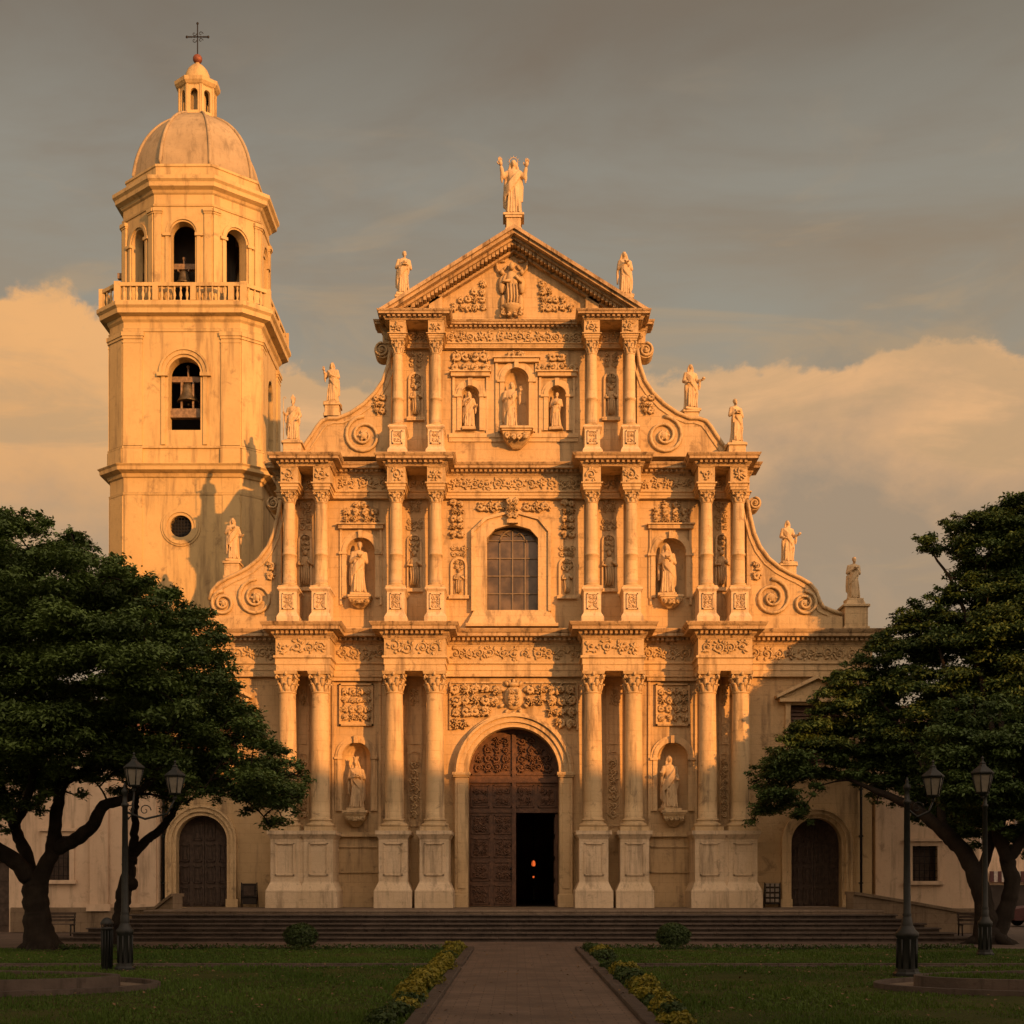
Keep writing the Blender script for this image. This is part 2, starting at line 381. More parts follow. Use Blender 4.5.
# ------------------------------------------------------------------ ground, path, lawns
def quadsheet(name,pts,z,m,kind='structure'):
    mb=MB(); mb.add([(x,y,z) for x,y in pts],[tuple(range(len(pts)))]); o=mb.build(name,m); tag(o,kind=kind); return o
def ground_mats():
    m,t,b=mat('lawn earth'); g=t.node('ShaderNodeNewGeometry').outputs['Position']
    a=t.noise(g,.35,5,.6); d=t.noise(g,9,5,.7)
    c=t.mix(t.smooth(a,.35,.65),(.026,.036,.008),(.045,.050,.012)); c=t.mix(t.math('MULTIPLY',t.smooth(d,.5,.8),.5),c,(.022,.020,.010))
    t.put(b.inputs['Base Color'],c); b.inputs['Roughness'].default_value=.95; b.inputs['Specular IOR Level'].default_value=.1
    bp=t.node('ShaderNodeBump'); bp.inputs['Strength'].default_value=.8; bp.inputs['Distance'].default_value=.05; t.put(bp.inputs['Height'],d); t.put(b.inputs['Normal'],bp.outputs[0]); M['lawn']=m
    m,t,b=mat('brick paving'); g=t.node('ShaderNodeNewGeometry').outputs['Position']
    br=t.node('ShaderNodeTexBrick'); t.put(br.inputs['Vector'],g); br.inputs['Scale'].default_value=1; br.inputs['Brick Width'].default_value=.42; br.inputs['Row Height'].default_value=.21
    br.inputs['Mortar Size'].default_value=.010; br.inputs['Color1'].default_value=(.090,.067,.052,1); br.inputs['Color2'].default_value=(.118,.088,.069,1); br.inputs['Mortar'].default_value=(.042,.032,.026,1)
    n=t.noise(g,.8,6,.65); n2=t.noise(g,12,4,.6)
    c=t.mix(t.smooth(n,.38,.68),br.outputs['Color'],(.060,.046,.037)); c=t.mix(t.math('MULTIPLY',t.smooth(n2,.55,.8),.4),c,(.22,.16,.12))
    t.put(b.inputs['Base Color'],c); b.inputs['Roughness'].default_value=.8; b.inputs['Specular IOR Level'].default_value=.3
    bp=t.node('ShaderNodeBump'); bp.inputs['Strength'].default_value=.6; bp.inputs['Distance'].default_value=.02; t.put(bp.inputs['Height'],t.math('SUBTRACT',t.math('MULTIPLY',n2,.5),br.outputs['Fac'])); t.put(b.inputs['Normal'],bp.outputs[0]); M['pave']=m
ground_mats()
big=MB(); big.add([(-900,-300,-.02),(900,-300,-.02),(900,1500,-.02),(-900,1500,-.02)],[(0,1,2,3)]); tag(big.build('ground',M['lawn']),kind='structure')
PX0,PX1=-1.33,1.80
quadsheet('plaza_pavement',[(-60,39.6),(60,39.6),(60,120),(-60,120)],-.008,M['pave'])
quadsheet('central_path',[(PX0,-8),(PX1,-8),(PX1,39.6),(PX0,39.6)],-.004,M['pave'])
def lawn(x0,x1,y0,y1): 
    mb=MB(); nx=int((x1-x0)/1.2)+1; ny=int((y1-y0)/1.2)+1; rnd=random.Random(int(x0*7+y0)); vs=[];fs=[]
    for j in range(ny+1):
        for i in range(nx+1):
            e=i in(0,nx) or j in(0,ny); vs.append((x0+(x1-x0)*i/nx,y0+(y1-y0)*j/ny,(.012 if e else .035+rnd.uniform(-.015,.03))))
    for j in range(ny):
        for i in range(nx): a=j*(nx+1)+i; fs.append((a,a+1,a+nx+2,a+nx+1))
    mb.add(vs,fs,True); tag(mb.build('lawn',M['lawn']),kind='structure')
LAWNS=[(-28,-1.60,31.9,39.2),(2.08,28,31.9,39.2),(-28,-1.60,2,30.9),(2.08,28,2,30.9)]
for L in LAWNS: lawn(*L)
quadsheet('cross_path',[(-28,30.95),(28,30.95),(28,31.85),(-28,31.85)],-.012,M['pave'])
# kerbs
def kerb(pts,w=.2,h=.09,z=0,parts=MB):
    mb=MB(); P=[Vector(p) for p in pts]; m=len(P); L=[];Rr=[]
    for i in range(m):
        a=(P[min(i+1,m-1)]-P[max(i-1,0)]).normalized(); n=Vector((-a.y,a.x)); L.append(P[i]+n*w/2); Rr.append(P[i]-n*w/2)
    for i in range(m-1):
        q=[Rr[i],Rr[i+1],L[i+1],L[i]]; mb.flat([(p.x,p.y) for p in q],z-.05,z+h)
    return mb
kb=MB()
for x0,w in ((PX0-.13,.24),(PX1+.13,.24)):
    rnd=random.Random(3); y=4.0
    while y<39.4:
        l=.95
        if not 30.9<y+.4<31.9:
            mb=kb; e=rnd.uniform(-.006,.006); mb.cbox(x0-w/2,x0+w/2,y,y+l-.012,-.03,.075+e,.012)
        y+=l
tag(kb.build('path_kerb',M['step']),kind='structure')
ke=MB()
for sx in (-1,1):
    a,b=(2.1,27) if sx>0 else (-27,-1.9)
    for yy in (31.86,30.86,39.25):
        x=a
        while x<b: ke.cbox(x,min(x+1.1,b)-.012,yy-.05,yy+.07,-.03,.055,.01); x+=1.1
tag(ke.build('lawn_kerb',M['step']),kind='structure')
# curved side paths with raised kerbed beds
for sx in (-1,1):
    cx,cy=sx*12.6,24.2; A=[(cx+5.75*math.cos(a*PI/24),cy+2.5*math.sin(a*PI/24)) for a in range(48)]
    B=[(cx+5.0*math.cos(a*PI/24),cy+1.55*math.sin(a*PI/24)) for a in range(48)]
    quadsheet('ring_path',A,.066,M['slab'])
    mb=MB(); mb.flat(B,.05,.24); tag(mb.build('raised_lawn_bed',M['lawn']),kind='structure')
    mb=kerb(B+B[:1],.16,.19,.10); tag(mb.build('bed_kerb',M['step']),kind='structure')
    mb=kerb(A+A[:1],.14,.10,.05); tag(mb.build('ring_kerb',M['step']),kind='structure')

# ------------------------------------------------------------------ terrace and steps
TZ=1.055
st=empty('entrance_steps',(0,48,0),'wide flight of worn grey stone steps leading up to the church terrace','steps')
mb=MB(); nst=7; rise=TZ/nst; tr=.42
XL,XR=X(166,51),X(862,51)
for k in range(nst-1):
    mb=MB(); d0=45.35+tr*k; ex=.40*(nst-1-k)
    z0=rise*k
    # each step is a slab with a rounded nosing, its ends returning towards the church
    x=XL-ex; rnd=random.Random(k); pr=[]
    mb.box(XL-ex+.08,XR+ex-.08,d0+.09,52.0,z0-.02,z0+rise-.045)
    while x<XR+ex-.01:
        x2=min(x+rnd.uniform(1.3,2.1),XR+ex); 
        if XR+ex-x2<.5: x2=XR+ex
        j=rnd.uniform(-.010,.010); mb.cbox(x+.004,x2-.004,d0+j,d0+tr+.03,z0+rise-.055,z0+rise+rnd.uniform(-.004,.004),.022); x=x2
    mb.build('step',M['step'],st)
mb=MB(); d0=45.35+tr*(nst-1); mb.box(XL+.02,XR-.02,d0+.03,55.5,0,TZ-.06); x=XL; rnd=random.Random(99)
while x<XR-.01:
    x2=min(x+1.8,XR); mb.cbox(x+.004,x2-.004,d0+rnd.uniform(-.008,.008),d0+.8,TZ-.07,TZ,.02); mb.box(x+.004,x2-.004,d0+.802,55.4,TZ-.07,TZ-.003); x=x2
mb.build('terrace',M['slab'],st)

# ------------------------------------------------------------------ church facade
CH=empty('church',(X(514,54.6),54.6,0),'golden baroque stone church facade with three storeys of paired columns and a gable','church')
WY=54.6
def sx_(off,d): return X(514+off,d)
z1=dict(pt=4.24,cb=4.82,st=9.95,ct=10.86,fr0=11.48,fr1=12.20,c0=12.20,c1=12.80)
z2=dict(b=12.80,pt=14.37,cb=14.62,st=17.93,ct=18.43,fr0=18.72,fr1=19.38,c0=19.38,c1=19.83)
z3=dict(b=19.83,pt=21.15,cb=21.35,st=24.19,ct=24.82,fr0=25.0,fr1=25.55,c0=25.55,c1=25.88)
# walls -----------------------------------------------------------------
def px_arch(pc,pr,pb,ptop,d,n=14):
    r=pr*d/F; c=X(pc,d); zt=Z(ptop,d); return op_arch(c,r,Z(pb,d),zt-r,n)
door=px_arch(513.7,45.3,906,727.5,WY,24); door=[(x,TZ,h) for x,l,h in door]
NI=[(356.5,14,811,743),(672.5,15,811,743)]
ns1=[px_arch(*n,WY) for n in NI]
sdoor=[px_arch(202,25.5,906,815.5,WY,18),px_arch(816,25.2,906,818,WY,18)]; sdoor=[[(x,TZ,h) for x,l,h in o] for o in sdoor]
xl1,xr1=X(168,WY),X(872,WY)
mb=MB(); wall(mb,xl1,xr1,TZ-.1,Z(735,WY),WY,[sdoor[0],sdoor[1]]+[[(x,l,min(h,Z(735,WY))) for x,l,h in o] for o in ns1]+[[(x,l,min(h,Z(735,WY)-.001)) for x,l,h in door]])
up_n=[]
# upper strip of tier 1: wing windows and the heads of the arches
zb=Z(735,WY)
wwin=[op_rect(X(186,WY),X(238,WY),Z(765,WY),Z(705,WY)),op_rect(X(790,WY),X(842,WY),Z(765,WY),Z(705,WY))]
mb=MB()
zs=Z(775,WY)   # tier 1 split in two bands at the foot of the wing windows
def clip_low(op,z): return [(x,l,min(h,z)) for x,l,h in op]
def head(op,z):   # part of an arch above z
    out=[]
    pts=[(x,h) for x,l,h in op]; prev=None
    for (xa,ha),(xb,hb) in zip(pts[:-1],pts[1:]):
        if (ha<z)!=(hb<z):
            t=(z-ha)/(hb-ha); xm=xa+(xb-xa)*t
            if ha<z: out.append((xm,z,z))
            else: out.append((xa,z,ha)); out.append((xm,z,z))
        elif ha>=z: out.append((xa,z,ha))
    if pts[-1][1]>=z: out.append((pts[-1][0],z,pts[-1][1]))
    return out
def clip2(op,z):  # lower part, with exact crossing points
    out=[]; pts=op
    for (xa,l,ha),(xb,_,hb) in zip(pts[:-1],pts[1:]):
        out.append((xa,l,min(ha,z)))
        if (ha<z)!=(hb<z): t=(z-ha)/(hb-ha); out.append((xa+(xb-xa)*t,l,z))
    x,l,h=pts[-1]; out.append((x,l,min(h,z))); return out
allow=ns1+[door]
wall(mb,xl1,xr1,TZ-.1,zs,WY,sdoor+[clip2(o,zs) for o in allow])
wall(mb,xl1,xr1,zs,z1['c1']-.05,WY,wwin+[head(o,zs) for o in allow])
for o in sdoor: reveal(mb,o,WY,WY+.55)
reveal(mb,door,WY,WY+.75)
for o in wwin: reveal(mb,o,WY,WY+.35)
mb.add([(xl1,WY,0),(xl1,57,0),(xl1,57,12.7),(xl1,WY,12.7)],[(0,1,2,3)]); mb.add([(xr1,WY,0),(xr1,62,0),(xr1,62,12.7),(xr1,WY,12.7)],[(0,3,2,1)])
mb.add([(xl1,WY,12.7),(xr1,WY,12.7),(xr1,57,12.7),(xl1,57,12.7)],[(0,1,2,3)])
mb.build('lower_wall',M['wall'],CH)
mb=MB()
for n,o in zip(NI,ns1): mb=MB(); niche(mb,X(n[0],WY),n[1]*WY/F,o[0][1],o[0][2],WY,.62); mb.build('niche_recess',M['wall'],CH)
TWN=[(361,14,598,538.5),(670.5,15,598,539)]
ns2=[px_arch(*n,WY) for n in TWN]
for n,o in zip(TWN,ns2): mb=MB(); niche(mb,X(n[0],WY),n[1]*WY/F,o[0][1],o[0][2],WY,.6); mb.build('niche_recess',M['wall'],CH)
T3N=[(470.5,8.6,431,387),(516.5,11.8,432,369),(557,8.6,431,387)]
ns3=[px_arch(*n,WY) for n in T3N]
for n,o in zip(T3N,ns3): mb=MB(); niche(mb,X(n[0],WY),n[1]*WY/F,o[0][1],o[0][2],WY,.5); mb.build('niche_recess',M['wall'],CH)

# tier 2 wall with the great window
wc,wr=X(512.5,WY),25.5*WY/F; wb,wsp,wt=Z(610,WY),Z(539,WY),Z(525.5,WY)
win=op_arch(wc,wr,wb,wsp,16,wt-wsp)
xl2,xr2=sx_(-236,WY),sx_(233,WY)
mb=MB(); wall(mb,xl2,xr2,z1['c1']-.2,z2['c1']-.03,WY,ns2+[win]); reveal(mb,win,WY,WY+.45)
mb.box(xl2,xl2+.3,WY+.001,56.2,12.6,z2['c1']-.04); mb.box(xr2-.3,xr2,WY+.001,56.2,12.6,z2['c1']-.04)
mb.add([(xl2,56.2,12.6),(xr2,56.2,12.6),(xr2,56.2,19.7),(xl2,56.2,19.7)],[(0,3,2,1)]); mb.add([(xl2,WY,19.79),(xr2,WY,19.79),(xr2,56.2,19.79),(xl2,56.2,19.79)],[(0,1,2,3)])
mb.build('middle_wall',M['wall'],CH)
# tier 3 wall
xl3,xr3=sx_(-128,WY),sx_(127,WY)
mb=MB(); wall(mb,xl3,xr3,z2['c1']-.1,z3['c1'],WY,ns3)
for xa,xb in ((xl3,xl3+.2),(xr3-.2,xr3)): mb.box(xa,xb,WY+.001,56.2,19.7,z3['c1']-.01)
mb.add([(xl3,56.2,19.7),(xr3,56.2,19.7),(xr3,56.2,25.9),(xl3,56.2,25.9)],[(0,3,2,1)])
mb.build('upper_wall',M['wall'],CH)
# nave behind
mb=MB()
mb.box(-10.2,-9.8,56.3,88,0,17.5); mb.box(9.4,9.8,56.3,88,0,17.5); mb.box(-10.2,9.8,88,88.4,0,17.5)
mb.box(-5.2,-4.9,56.3,88,17.4,23.5); mb.box(4.7,5.0,56.3,88,17.4,23.5); mb.box(-5.2,5.0,88.41,88.8,0,23.5)
mb.build('nave',M['wing'],CH)
mb=MB(); mb.prism([(-5.6,23.4),(0,26.6),(5.4,23.4),(5.4,23.2),(0,26.3),(-5.6,23.2)],56.25,89); mb.prism([(-10.5,17.3),(-5.21,19.4),(-5.21,19.2),(-10.5,17.1)],56.25,89); mb.prism([(5.01,19.4),(10.2,17.3),(10.2,17.1),(5.01,19.2)],56.25,89)
mb.build('nave_roof',M['roof'],CH)
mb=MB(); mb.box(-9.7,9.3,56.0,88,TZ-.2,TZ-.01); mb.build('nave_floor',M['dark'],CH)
# entablatures -----------------------------------------------------------
def S_(v,d): return v*d/F
cxm=lambda d: X(514,d)
def blocks(offs,d):
    c=cxm(d); r=[]
    for a,b in offs: r+= [(c-S_(b,d),c-S_(a,d)),(c+S_(a,d),c+S_(b,d))]
    return sorted(r)
def entab(tier,offs,yb,yw,xl,xr,zz,over,bs=1.0,dent=True,cols=None):
    B=blocks(offs,yb); path0=steps_path(B,yb,yw,xl,xr,WY+.4); B0=B
    if cols: B=blocks(cols,yb)
    path=steps_path(B,yb,yw,xl,xr,WY+.4); za,f0,f1,c0,c1=zz['ct'],zz['fr0'],zz['fr1'],zz['c0'],zz['c1']
    h=f0-za
    mb=MB(); mb.mould(path,[(-.02,za),(0,za),(0,za+h*.42),(.03,za+h*.42),(.03,za+h*.8),(.10,za+h*.86),(.10,f0),(-.02,f0)])
    for a,b in B: mb.box(a+.01,b-.01,yb+.01,WY,za+.004,c1-.02 if not cols else f1)
    mb.box(xl+.01,xr-.01,yw+.012,WY-.002,za+.006,c1-.022)
    if cols:
        for a,b in B0: mb.box(a+.01,b-.01,yb+.012,WY,f1-.01,c1-.021)
    mb.build('architrave',M['stone'],CH)
    mb=MB(); mb.mould(path,[(-.02,f0+.001),(.015,f0+.001),(.015,f1-.001),(-.02,f1-.001)])
    # carved frieze panels, one run per straight front
    for (xa,ya),(xb,yb_) in zip(path[:-1],path[1:]):
        if abs(ya-yb_)<1e-6 and xb-xa>.3 and True:
            ins=.10; q=.03
            mb.box(xa+ins*.6,xb-ins*.6,ya-.045,ya,f1-.05,f1-.012); mb.box(xa+ins*.6,xb-ins*.6,ya-.045,ya,f0+.012,f0+.05)
            relief(mb,xa+ins,xb-ins,f0+.06,f1-.06,ya-.02,(f1-f0)*.82,int(abs(xa)*31)+tier,.045*bs)
    mb.build('frieze',M['carved'],CH)
    mb=MB(); H=c1-c0; o=over; path=path0
    mb.mould(path,[(-.02,c0),(.05,c0),(.07,c0+H*.12),(o*.30,c0+H*.30),(o*.32,c0+H*.44),(o*.80,c0+H*.50),(o*.80,c0+H*.72),(o*.88,c0+H*.76),(o*.98,c0+H*.92),(o,c0+H*.97),(o,c1),(-.02,c1+.012)])
    if dent:
        for (xa,ya),(xb,yb_) in zip(path[:-1],path[1:]):
            if abs(ya-yb_)<1e-6:
                n=int((xb-xa)/.20); 
                for i in range(n):
                    x=xa+(xb-xa)*(i+.5)/n; mb.box(x-.055,x+.055,ya-o*.30-.11,ya-o*.2,c0+H*.24,c0+H*.47)
    mb.build('cornice',M['cornice'],CH)
    return path
Y1B,Y2B,Y3B=52.90,53.16,53.36
entab(1,[(69,129.5),(184.5,238)],Y1B,54.38,X(168,54.4)+.0,X(872,54.4),z1,.58)
entab(2,[(70,127),(184,233.5)],Y2B,54.38,sx_(-237,54.4),sx_(235,54.4),z2,.50,cols=[(69.5,86.5),(109,126.5),(184.5,200.5),(216.5,233)])
entab(3,[(71,127.5)],Y3B,54.38,sx_(-131,54.4),sx_(131,54.4),z3,.38,cols=[(70.5,85.5),(108.5,124)])
# columns ----------------------------------------------------------------
def capital(mb,x,y,z0,z1_,r):
    h=z1_-z0; mb.lathe([(r*1.0,z0),(r*1.12,z0+.03*h),(r*1.12,z0+.07*h),(r*.98,z0+.09*h),(r*1.0,z0+.5*h),(r*1.25,z0+.86*h)],x,y,16)
    q=r*1.42; mb.frustum(x-q*.92,x+q*.92,y-q*.92,y+q*.92,z0+.86*h,x-q,x+q,y-q,y+q,z1_-.003)
    for row,(zz,rr,l) in enumerate(((.10,1.08,.34),(.34,1.14,.36))):
        for i in range(8):
            a=(i+row*.5)*PI/4; ca,sa=math.cos(a),math.sin(a)
            rot=Matrix.Rotation(a,3,'Z')@Matrix.Rotation(R(14),3,'Y')
            mb.ell((x+ca*r*rr,y+sa*r*rr,z0+h*(zz+l*.5)),(r*.13,r*.30,h*l*.60),rot,6,5)
            mb.ell((x+ca*r*(rr+.22),y+sa*r*(rr+.22),z0+h*(zz+l*.98)),(r*.16,r*.24,h*.055),rot,6,4)
    for i in range(4):
        a=PI/4+i*PI/2; ca,sa=math.cos(a),math.sin(a)
        mb.tube([(x+ca*r*1.05,y+sa*r*1.05,z0+.58*h),(x+ca*r*1.3,y+sa*r*1.3,z0+.74*h),(x+ca*r*1.62,y+sa*r*1.62,z0+.82*h),(x+ca*r*1.72,y+sa*r*1.72,z0+.72*h),(x+ca*r*1.56,y+sa*r*1.56,z0+.66*h)],[.10*r,.13*r,.15*r,.14*r,.10*r],6)
        a=i*PI/2; mb.ell((x+math.cos(a)*r*1.35,y+math.sin(a)*r*1.35,z0+.88*h),(r*.2,r*.2,h*.11),None,6,4)
def colbase(mb,x,y,z0,z1_,r):
    h=z1_-z0; q=r*1.5; mb.box(x-q,x+q,y-q,y+q,z0,z0+.30*h)
    pr=[]
    for k in range(7): a=-PI/2+PI*k/6; pr.append((r*1.30+.16*r*math.cos(a),z0+h*(.43+.13*math.sin(a))))
    pr+=[(r*1.18,z0+.60*h),(r*1.14,z0+.70*h)]
    for k in range(5): a=-PI/2+PI*k/4; pr.append((r*1.12+.09*r*math.cos(a),z0+h*(.80+.08*math.sin(a))))
    pr+=[(r*1.04,z0+.9*h),(r,z1_)]
    mb.lathe(pr,x,y,24)
def column(x,y,r,zs,ring,ped):
    """ped: half width of pedestal body"""
    zb,pt,cb,stp,ct=zs; mb=MB(); pr=[(r,cb)]
    for k in range(9):
        t=k/8; pr.append((r*(1-.14*t**1.6),cb+(stp-cb)*t))
    if ring: 
        zr=cb+(stp-cb)*.36; pr=[p for p in pr if abs(p[1]-zr)>.12]+[(r*.985,zr-.06),(r*1.07,zr-.05),(r*1.07,zr+.03),(r*.97,zr+.04)]; pr.sort(key=lambda p:p[1])
    mb.lathe(pr,x,y,28); col=mb.build('column',M['stone'],CH,loc=(x,y,zb))
    mb=MB(); capital(mb,x,y,stp,ct,r*.86); mb.build('capital',M['carved'],col)
    mb=MB(); colbase(mb,x,y,pt,cb,r); mb.build('column_base',M['stone'],col)
    mb=MB(); p=ped; H=pt-zb; f=1.32; yb_=WY
    y0=y-p
    mb.cbox(x-p*f,x+p*f,y-p*f,yb_,zb,zb+H*.23,.02)
    mb.frustum(x-p*f*.96,x+p*f*.96,y-p*f*.96,yb_,zb+H*.23,x-p,x+p,y0,yb_,zb+H*.34)
    mb.box(x-p,x+p,y0+.002,yb_,zb+H*.34,zb+H*.90)
    mb.frustum(x-p,x+p,y0,yb_,zb+H*.89,x-p*1.18,x+p*1.18,y-p*1.18,yb_,zb+H*.95)
    mb.box(x-p*1.22,x+p*1.22,y-p*1.22,yb_,zb+H*.95,pt)
    # sunk field framed by a raised fillet
    w=p*.66; za,zb2=zb+H*.42,zb+H*.84; t=.05
    for (a,b,c,d) in ((x-w,x+w,za,za+t),(x-w,x+w,zb2-t,zb2),(x-w,x-w+t,za,zb2),(x+w-t,x+w,za,zb2)): mb.box(a,b,y0-.055,y0+.01,c,d)
    if ring: relief(mb,x-w+t,x+w-t,za+t,zb2-t,y0,.22,int(x*10)%7,.03)
    mb.build('pedestal',M['ped'],col)
    return col
for off in (79,119.5,193.5,226.5):
    for s in (-1,1): column(sx_(s*off,53.38),53.38,.395,(TZ,z1['pt'],z1['cb'],z1['st'],z1['ct']),False,.60 if off in(79,193.5) else .596)
for off in (78,117.5,192.5,224.5):
    for s in (-1,1): column(sx_(s*off,53.55),53.55,.27,(z2['b'],z2['pt'],z2['cb'],z2['st'],z2['ct']),True,.36)
for off in (78,116):
    for s in (-1,1): column(sx_(s*off,53.68),53.68,.232,(z3['b'],z3['pt'],z3['cb'],z3['st'],z3['ct']),True,.32)
# joined bases of the outer pairs
for s in (-1,1):
    xa,xb=sorted((sx_(s*193.5,53.38),sx_(s*226.5,53.38))); mb=MB(); H=z1['pt']-TZ; y=53.38; q=.60
    mb.box(xa+.2,xb-.2,y-q*1.32+.012,WY,TZ,TZ+H*.22); mb.box(xa+.2,xb-.2,y-q+.05,WY,TZ+H*.22,TZ+H*.95); mb.box(xa+.2,xb-.2,y-q*1.22+.012,WY,TZ+H*.952,z1['pt']-.004)
    mb.build('joined_pedestal',M['ped'],CH)
# pilaster responds behind each pair, carved strips between the columns
mb=MB(); rl=MB()
for s in (-1,1):
    for a,b in ((79,119.5),(193.5,226.5)):
        for o in (a,b): c=sx_(s*o,WY); mb=MB(); mb.box(c-.36,c+.36,WY-.14,WY,z1['pt'],z1['ct']); mb.build('pilaster',M['wall'],CH)
        mb=MB(); rl=MB()
        c=sx_(s*(a+b)/2,WY); w=.29 if b-a>35 else .20
        mb.box(c-w-.02,c+w+.02,WY-.05,WY,z1['pt']+.25,z1['ct']-.35)
        relief(rl,c-w+.03,c+w-.03,z1['pt']+.6,z1['pt']+3.1,WY-.05,w*1.5,int(c*9),.05); relief(rl,c-w+.03,c+w-.03,z1['ct']-1.2,z1['ct']-.5,WY-.05,w*1.5,int(c*5),.05)
        arch_band(mb,c,z1['pt']+3.2,w-.06,w,WY-.09,WY-.03,z1['pt']+.5,8)
        mb.box(c-w*.6,c+w*.6,WY-.09,WY-.02,z1['pt']+3.75,z1['ct']-1.35)
        # dado between pedestals
        mb.box(sx_(s*a,WY) if s>0 else sx_(s*b,WY),sx_(s*b,WY) if s>0 else sx_(s*a,WY),WY-.5,WY,TZ,z1['pt']-.05)
        pn=mb.build('carved_panel',M['wall'],CH); rl.build('panel_carving',M['carved'],pn)
    for a,b in ((78,117.5),(192.5,224.5)):
        for o in (a,b): c=sx_(s*o,WY); mb=MB(); mb.box(c-.25,c+.25,WY-.12,WY,z2['pt'],z2['ct']); mb.build('pilaster',M['wall'],CH)
    for o in (78,116): c=sx_(s*o,WY); mb=MB(); mb.box(c-.21,c+.21,WY-.12,WY,z3['pt'],z3['ct']); mb.build('pilaster',M['wall'],CH)
# small arched frames with relief figures between the upper columns
def relfig(mb,x,y,z0,h,seed=0):
    rnd=random.Random(seed); s=h/1.0
    mb.ell((x,y,z0+.30*s),(.14*s,.10*s,.32*s)); mb.ell((x,y,z0+.62*s),(.15*s,.09*s,.20*s)); mb.ell((x,y-.03*s,z0+.90*s),(.065*s,.07*s,.085*s))
    mb.tube([(x-.14*s,y,z0+.72*s),(x-.19*s,y-.05*s,z0+.55*s),(x-.04*s,y-.12*s,z0+.55*s)],.04*s,5); mb.tube([(x+.14*s,y,z0+.72*s),(x+.19*s,y-.05*s,z0+.55*s),(x+.08*s,y-.12*s,z0+.66*s)],.04*s,5)
    for k in range(4): xx=x+(-.1+.065*k)*s; mb.tube([(xx,y-.09*s,z0+.5*s),(xx+.02*s,y-.11*s,z0+.2*s),(xx,y-.09*s,z0)],.02*s,4)
fr=MB(); fg=MB(); rl=MB()
def flush():
    for m_,nm,mt in ((fr,'niche_frame','stone'),(fg,'relief_figure','carved'),(rl,'carved_relief','carved')):
        if m_.f: m_.build(nm,M[mt],CH); m_.v=[];m_.f=[];m_.sm=[]
def smallniche(pc,pw,pb,pt,d=WY):
    c=X(pc,d); r=pw*d/F; zb_=Z(pb,d); zt=Z(pt,d)
    arch_band(fr,c,zt-r,r*.78,r*1.05,d-.10,d,zb_,10); fr.box(c-r*1.25,c+r*1.25,d-.16,d,zb_-.14,zb_)
    hh=(zt-zb_)*.66; relfig(fg,c,d-.05,zb_+.12,hh,int(pc)); relief(fg,c-r*.6,c+r*.6,zb_+hh*1.02,zt-.05,d,.24,int(pc),.05); flush()
for pc in (414.5,609): smallniche(pc,7.0,589,534.5); relief(rl,X(pc-8,WY),X(pc+8,WY),Z(531,WY),Z(519,WY),WY,.3,5); flush(); relief(rl,X(pc-7,WY),X(pc+7,WY),Z(513,WY),Z(499,WY),WY,.3,6); flush()
for pc in (305.5,721.5): smallniche(pc,6.2,588,534); relief(rl,X(pc-6,WY),X(pc+6,WY),Z(530,WY),Z(502,WY),WY,.28,7); flush()
for pc in (416,611): smallniche(pc,7.2,418,373); relief(rl,X(pc-7,WY),X(pc+7,WY),Z(368,WY),Z(352,WY),WY,.3,8); flush()
for pc in (459,567): smallniche(pc,8,596,558); relief(rl,X(pc-8,WY),X(pc+8,WY),Z(557,WY),Z(546,WY),WY,.3,9); flush()
# frames round the statue niches -----------------------------------------
def nicheframe(n,d,wide,ptop,pbot,arch=True,reli=None):
    c=X(n[0],d); r=n[1]*d/F; zt=Z(n[3],d); zb_=Z(n[2],d)
    arch_band(fr,c,zt-r,r+.02,r+.20,d-.12,d,zb_,16); arch_band(fr,c,zt-r,r+.20,r+.30,d-.07,d,zb_,16)
    for s in (-1,1): fr.box(c+s*(r+.16)-.17,c+s*(r+.16)+.17,d-.17,d,zt-r-.10,zt-r)
    hw=wide*d/F; t=.10; A,B=Z(pbot,d),Z(ptop,d)
    for xx in (c-hw,c+hw-t): fr.box(xx,xx+t,d-.08,d,A,B)
    fr.box(c-hw-.06,c+hw+.06,d-.20,d,B-.02,B+.14); fr.box(c-hw-.12,c+hw+.12,d-.28,d,B+.14,B+.20)
    fr.box(c-.09,c+.09,d-.24,d,zt-.02,zt+.30)
for n in NI:
    nicheframe(n,WY,24.5,681,830); c=X(n[0],WY); a=.72
    fr.box(c-a,c+a,WY-.06,WY,Z(726,WY),Z(684,WY)); t=.07
    for q in ((c-a,c+a,Z(726,WY),Z(726,WY)+t),(c-a,c+a,Z(684,WY)-t,Z(684,WY)),(c-a,c-a+t,Z(726,WY),Z(684,WY)),(c+a-t,c+a,Z(726,WY),Z(684,WY))): fr.box(q[0],q[1],WY-.14,WY-.05,q[2],q[3])
    relief(rl,c-a+.1,c+a-.1,Z(722,WY),Z(688,WY),WY-.07,.46,int(n[0]),.075,True); flush()
for n in TWN:
    nicheframe(n,WY,21,529,605); c=X(n[0],WY); relief(rl,c-.85,c+.85,Z(527,WY)+.12,Z(501,WY),WY-.03,.40,int(n[0]),.09,True,mask=lambda x,z,c=c: abs(x-c)<.95-(z-Z(522,WY))*.5); flush()
for n,w,top,rt in zip(T3N,(18,21,18),(377,363,377),(352,0,352)):
    nicheframe(n,WY,w,top,436); c=X(n[0],WY)
    if rt: relief(rl,c-.8,c+.8,Z(375,WY)+.1,Z(353,WY),WY-.03,.40,int(n[0]),.08,True,mask=lambda x,z,c=c: abs(x-c)<.9-(z-Z(372,WY))*.5)
    flush()
fr.box(X(449,WY),X(578,WY),WY-.10,WY,Z(438,WY),Z(434,WY)); fr.box(X(449,WY),X(578,WY),WY-.06,WY,Z(442,WY),Z(438,WY))
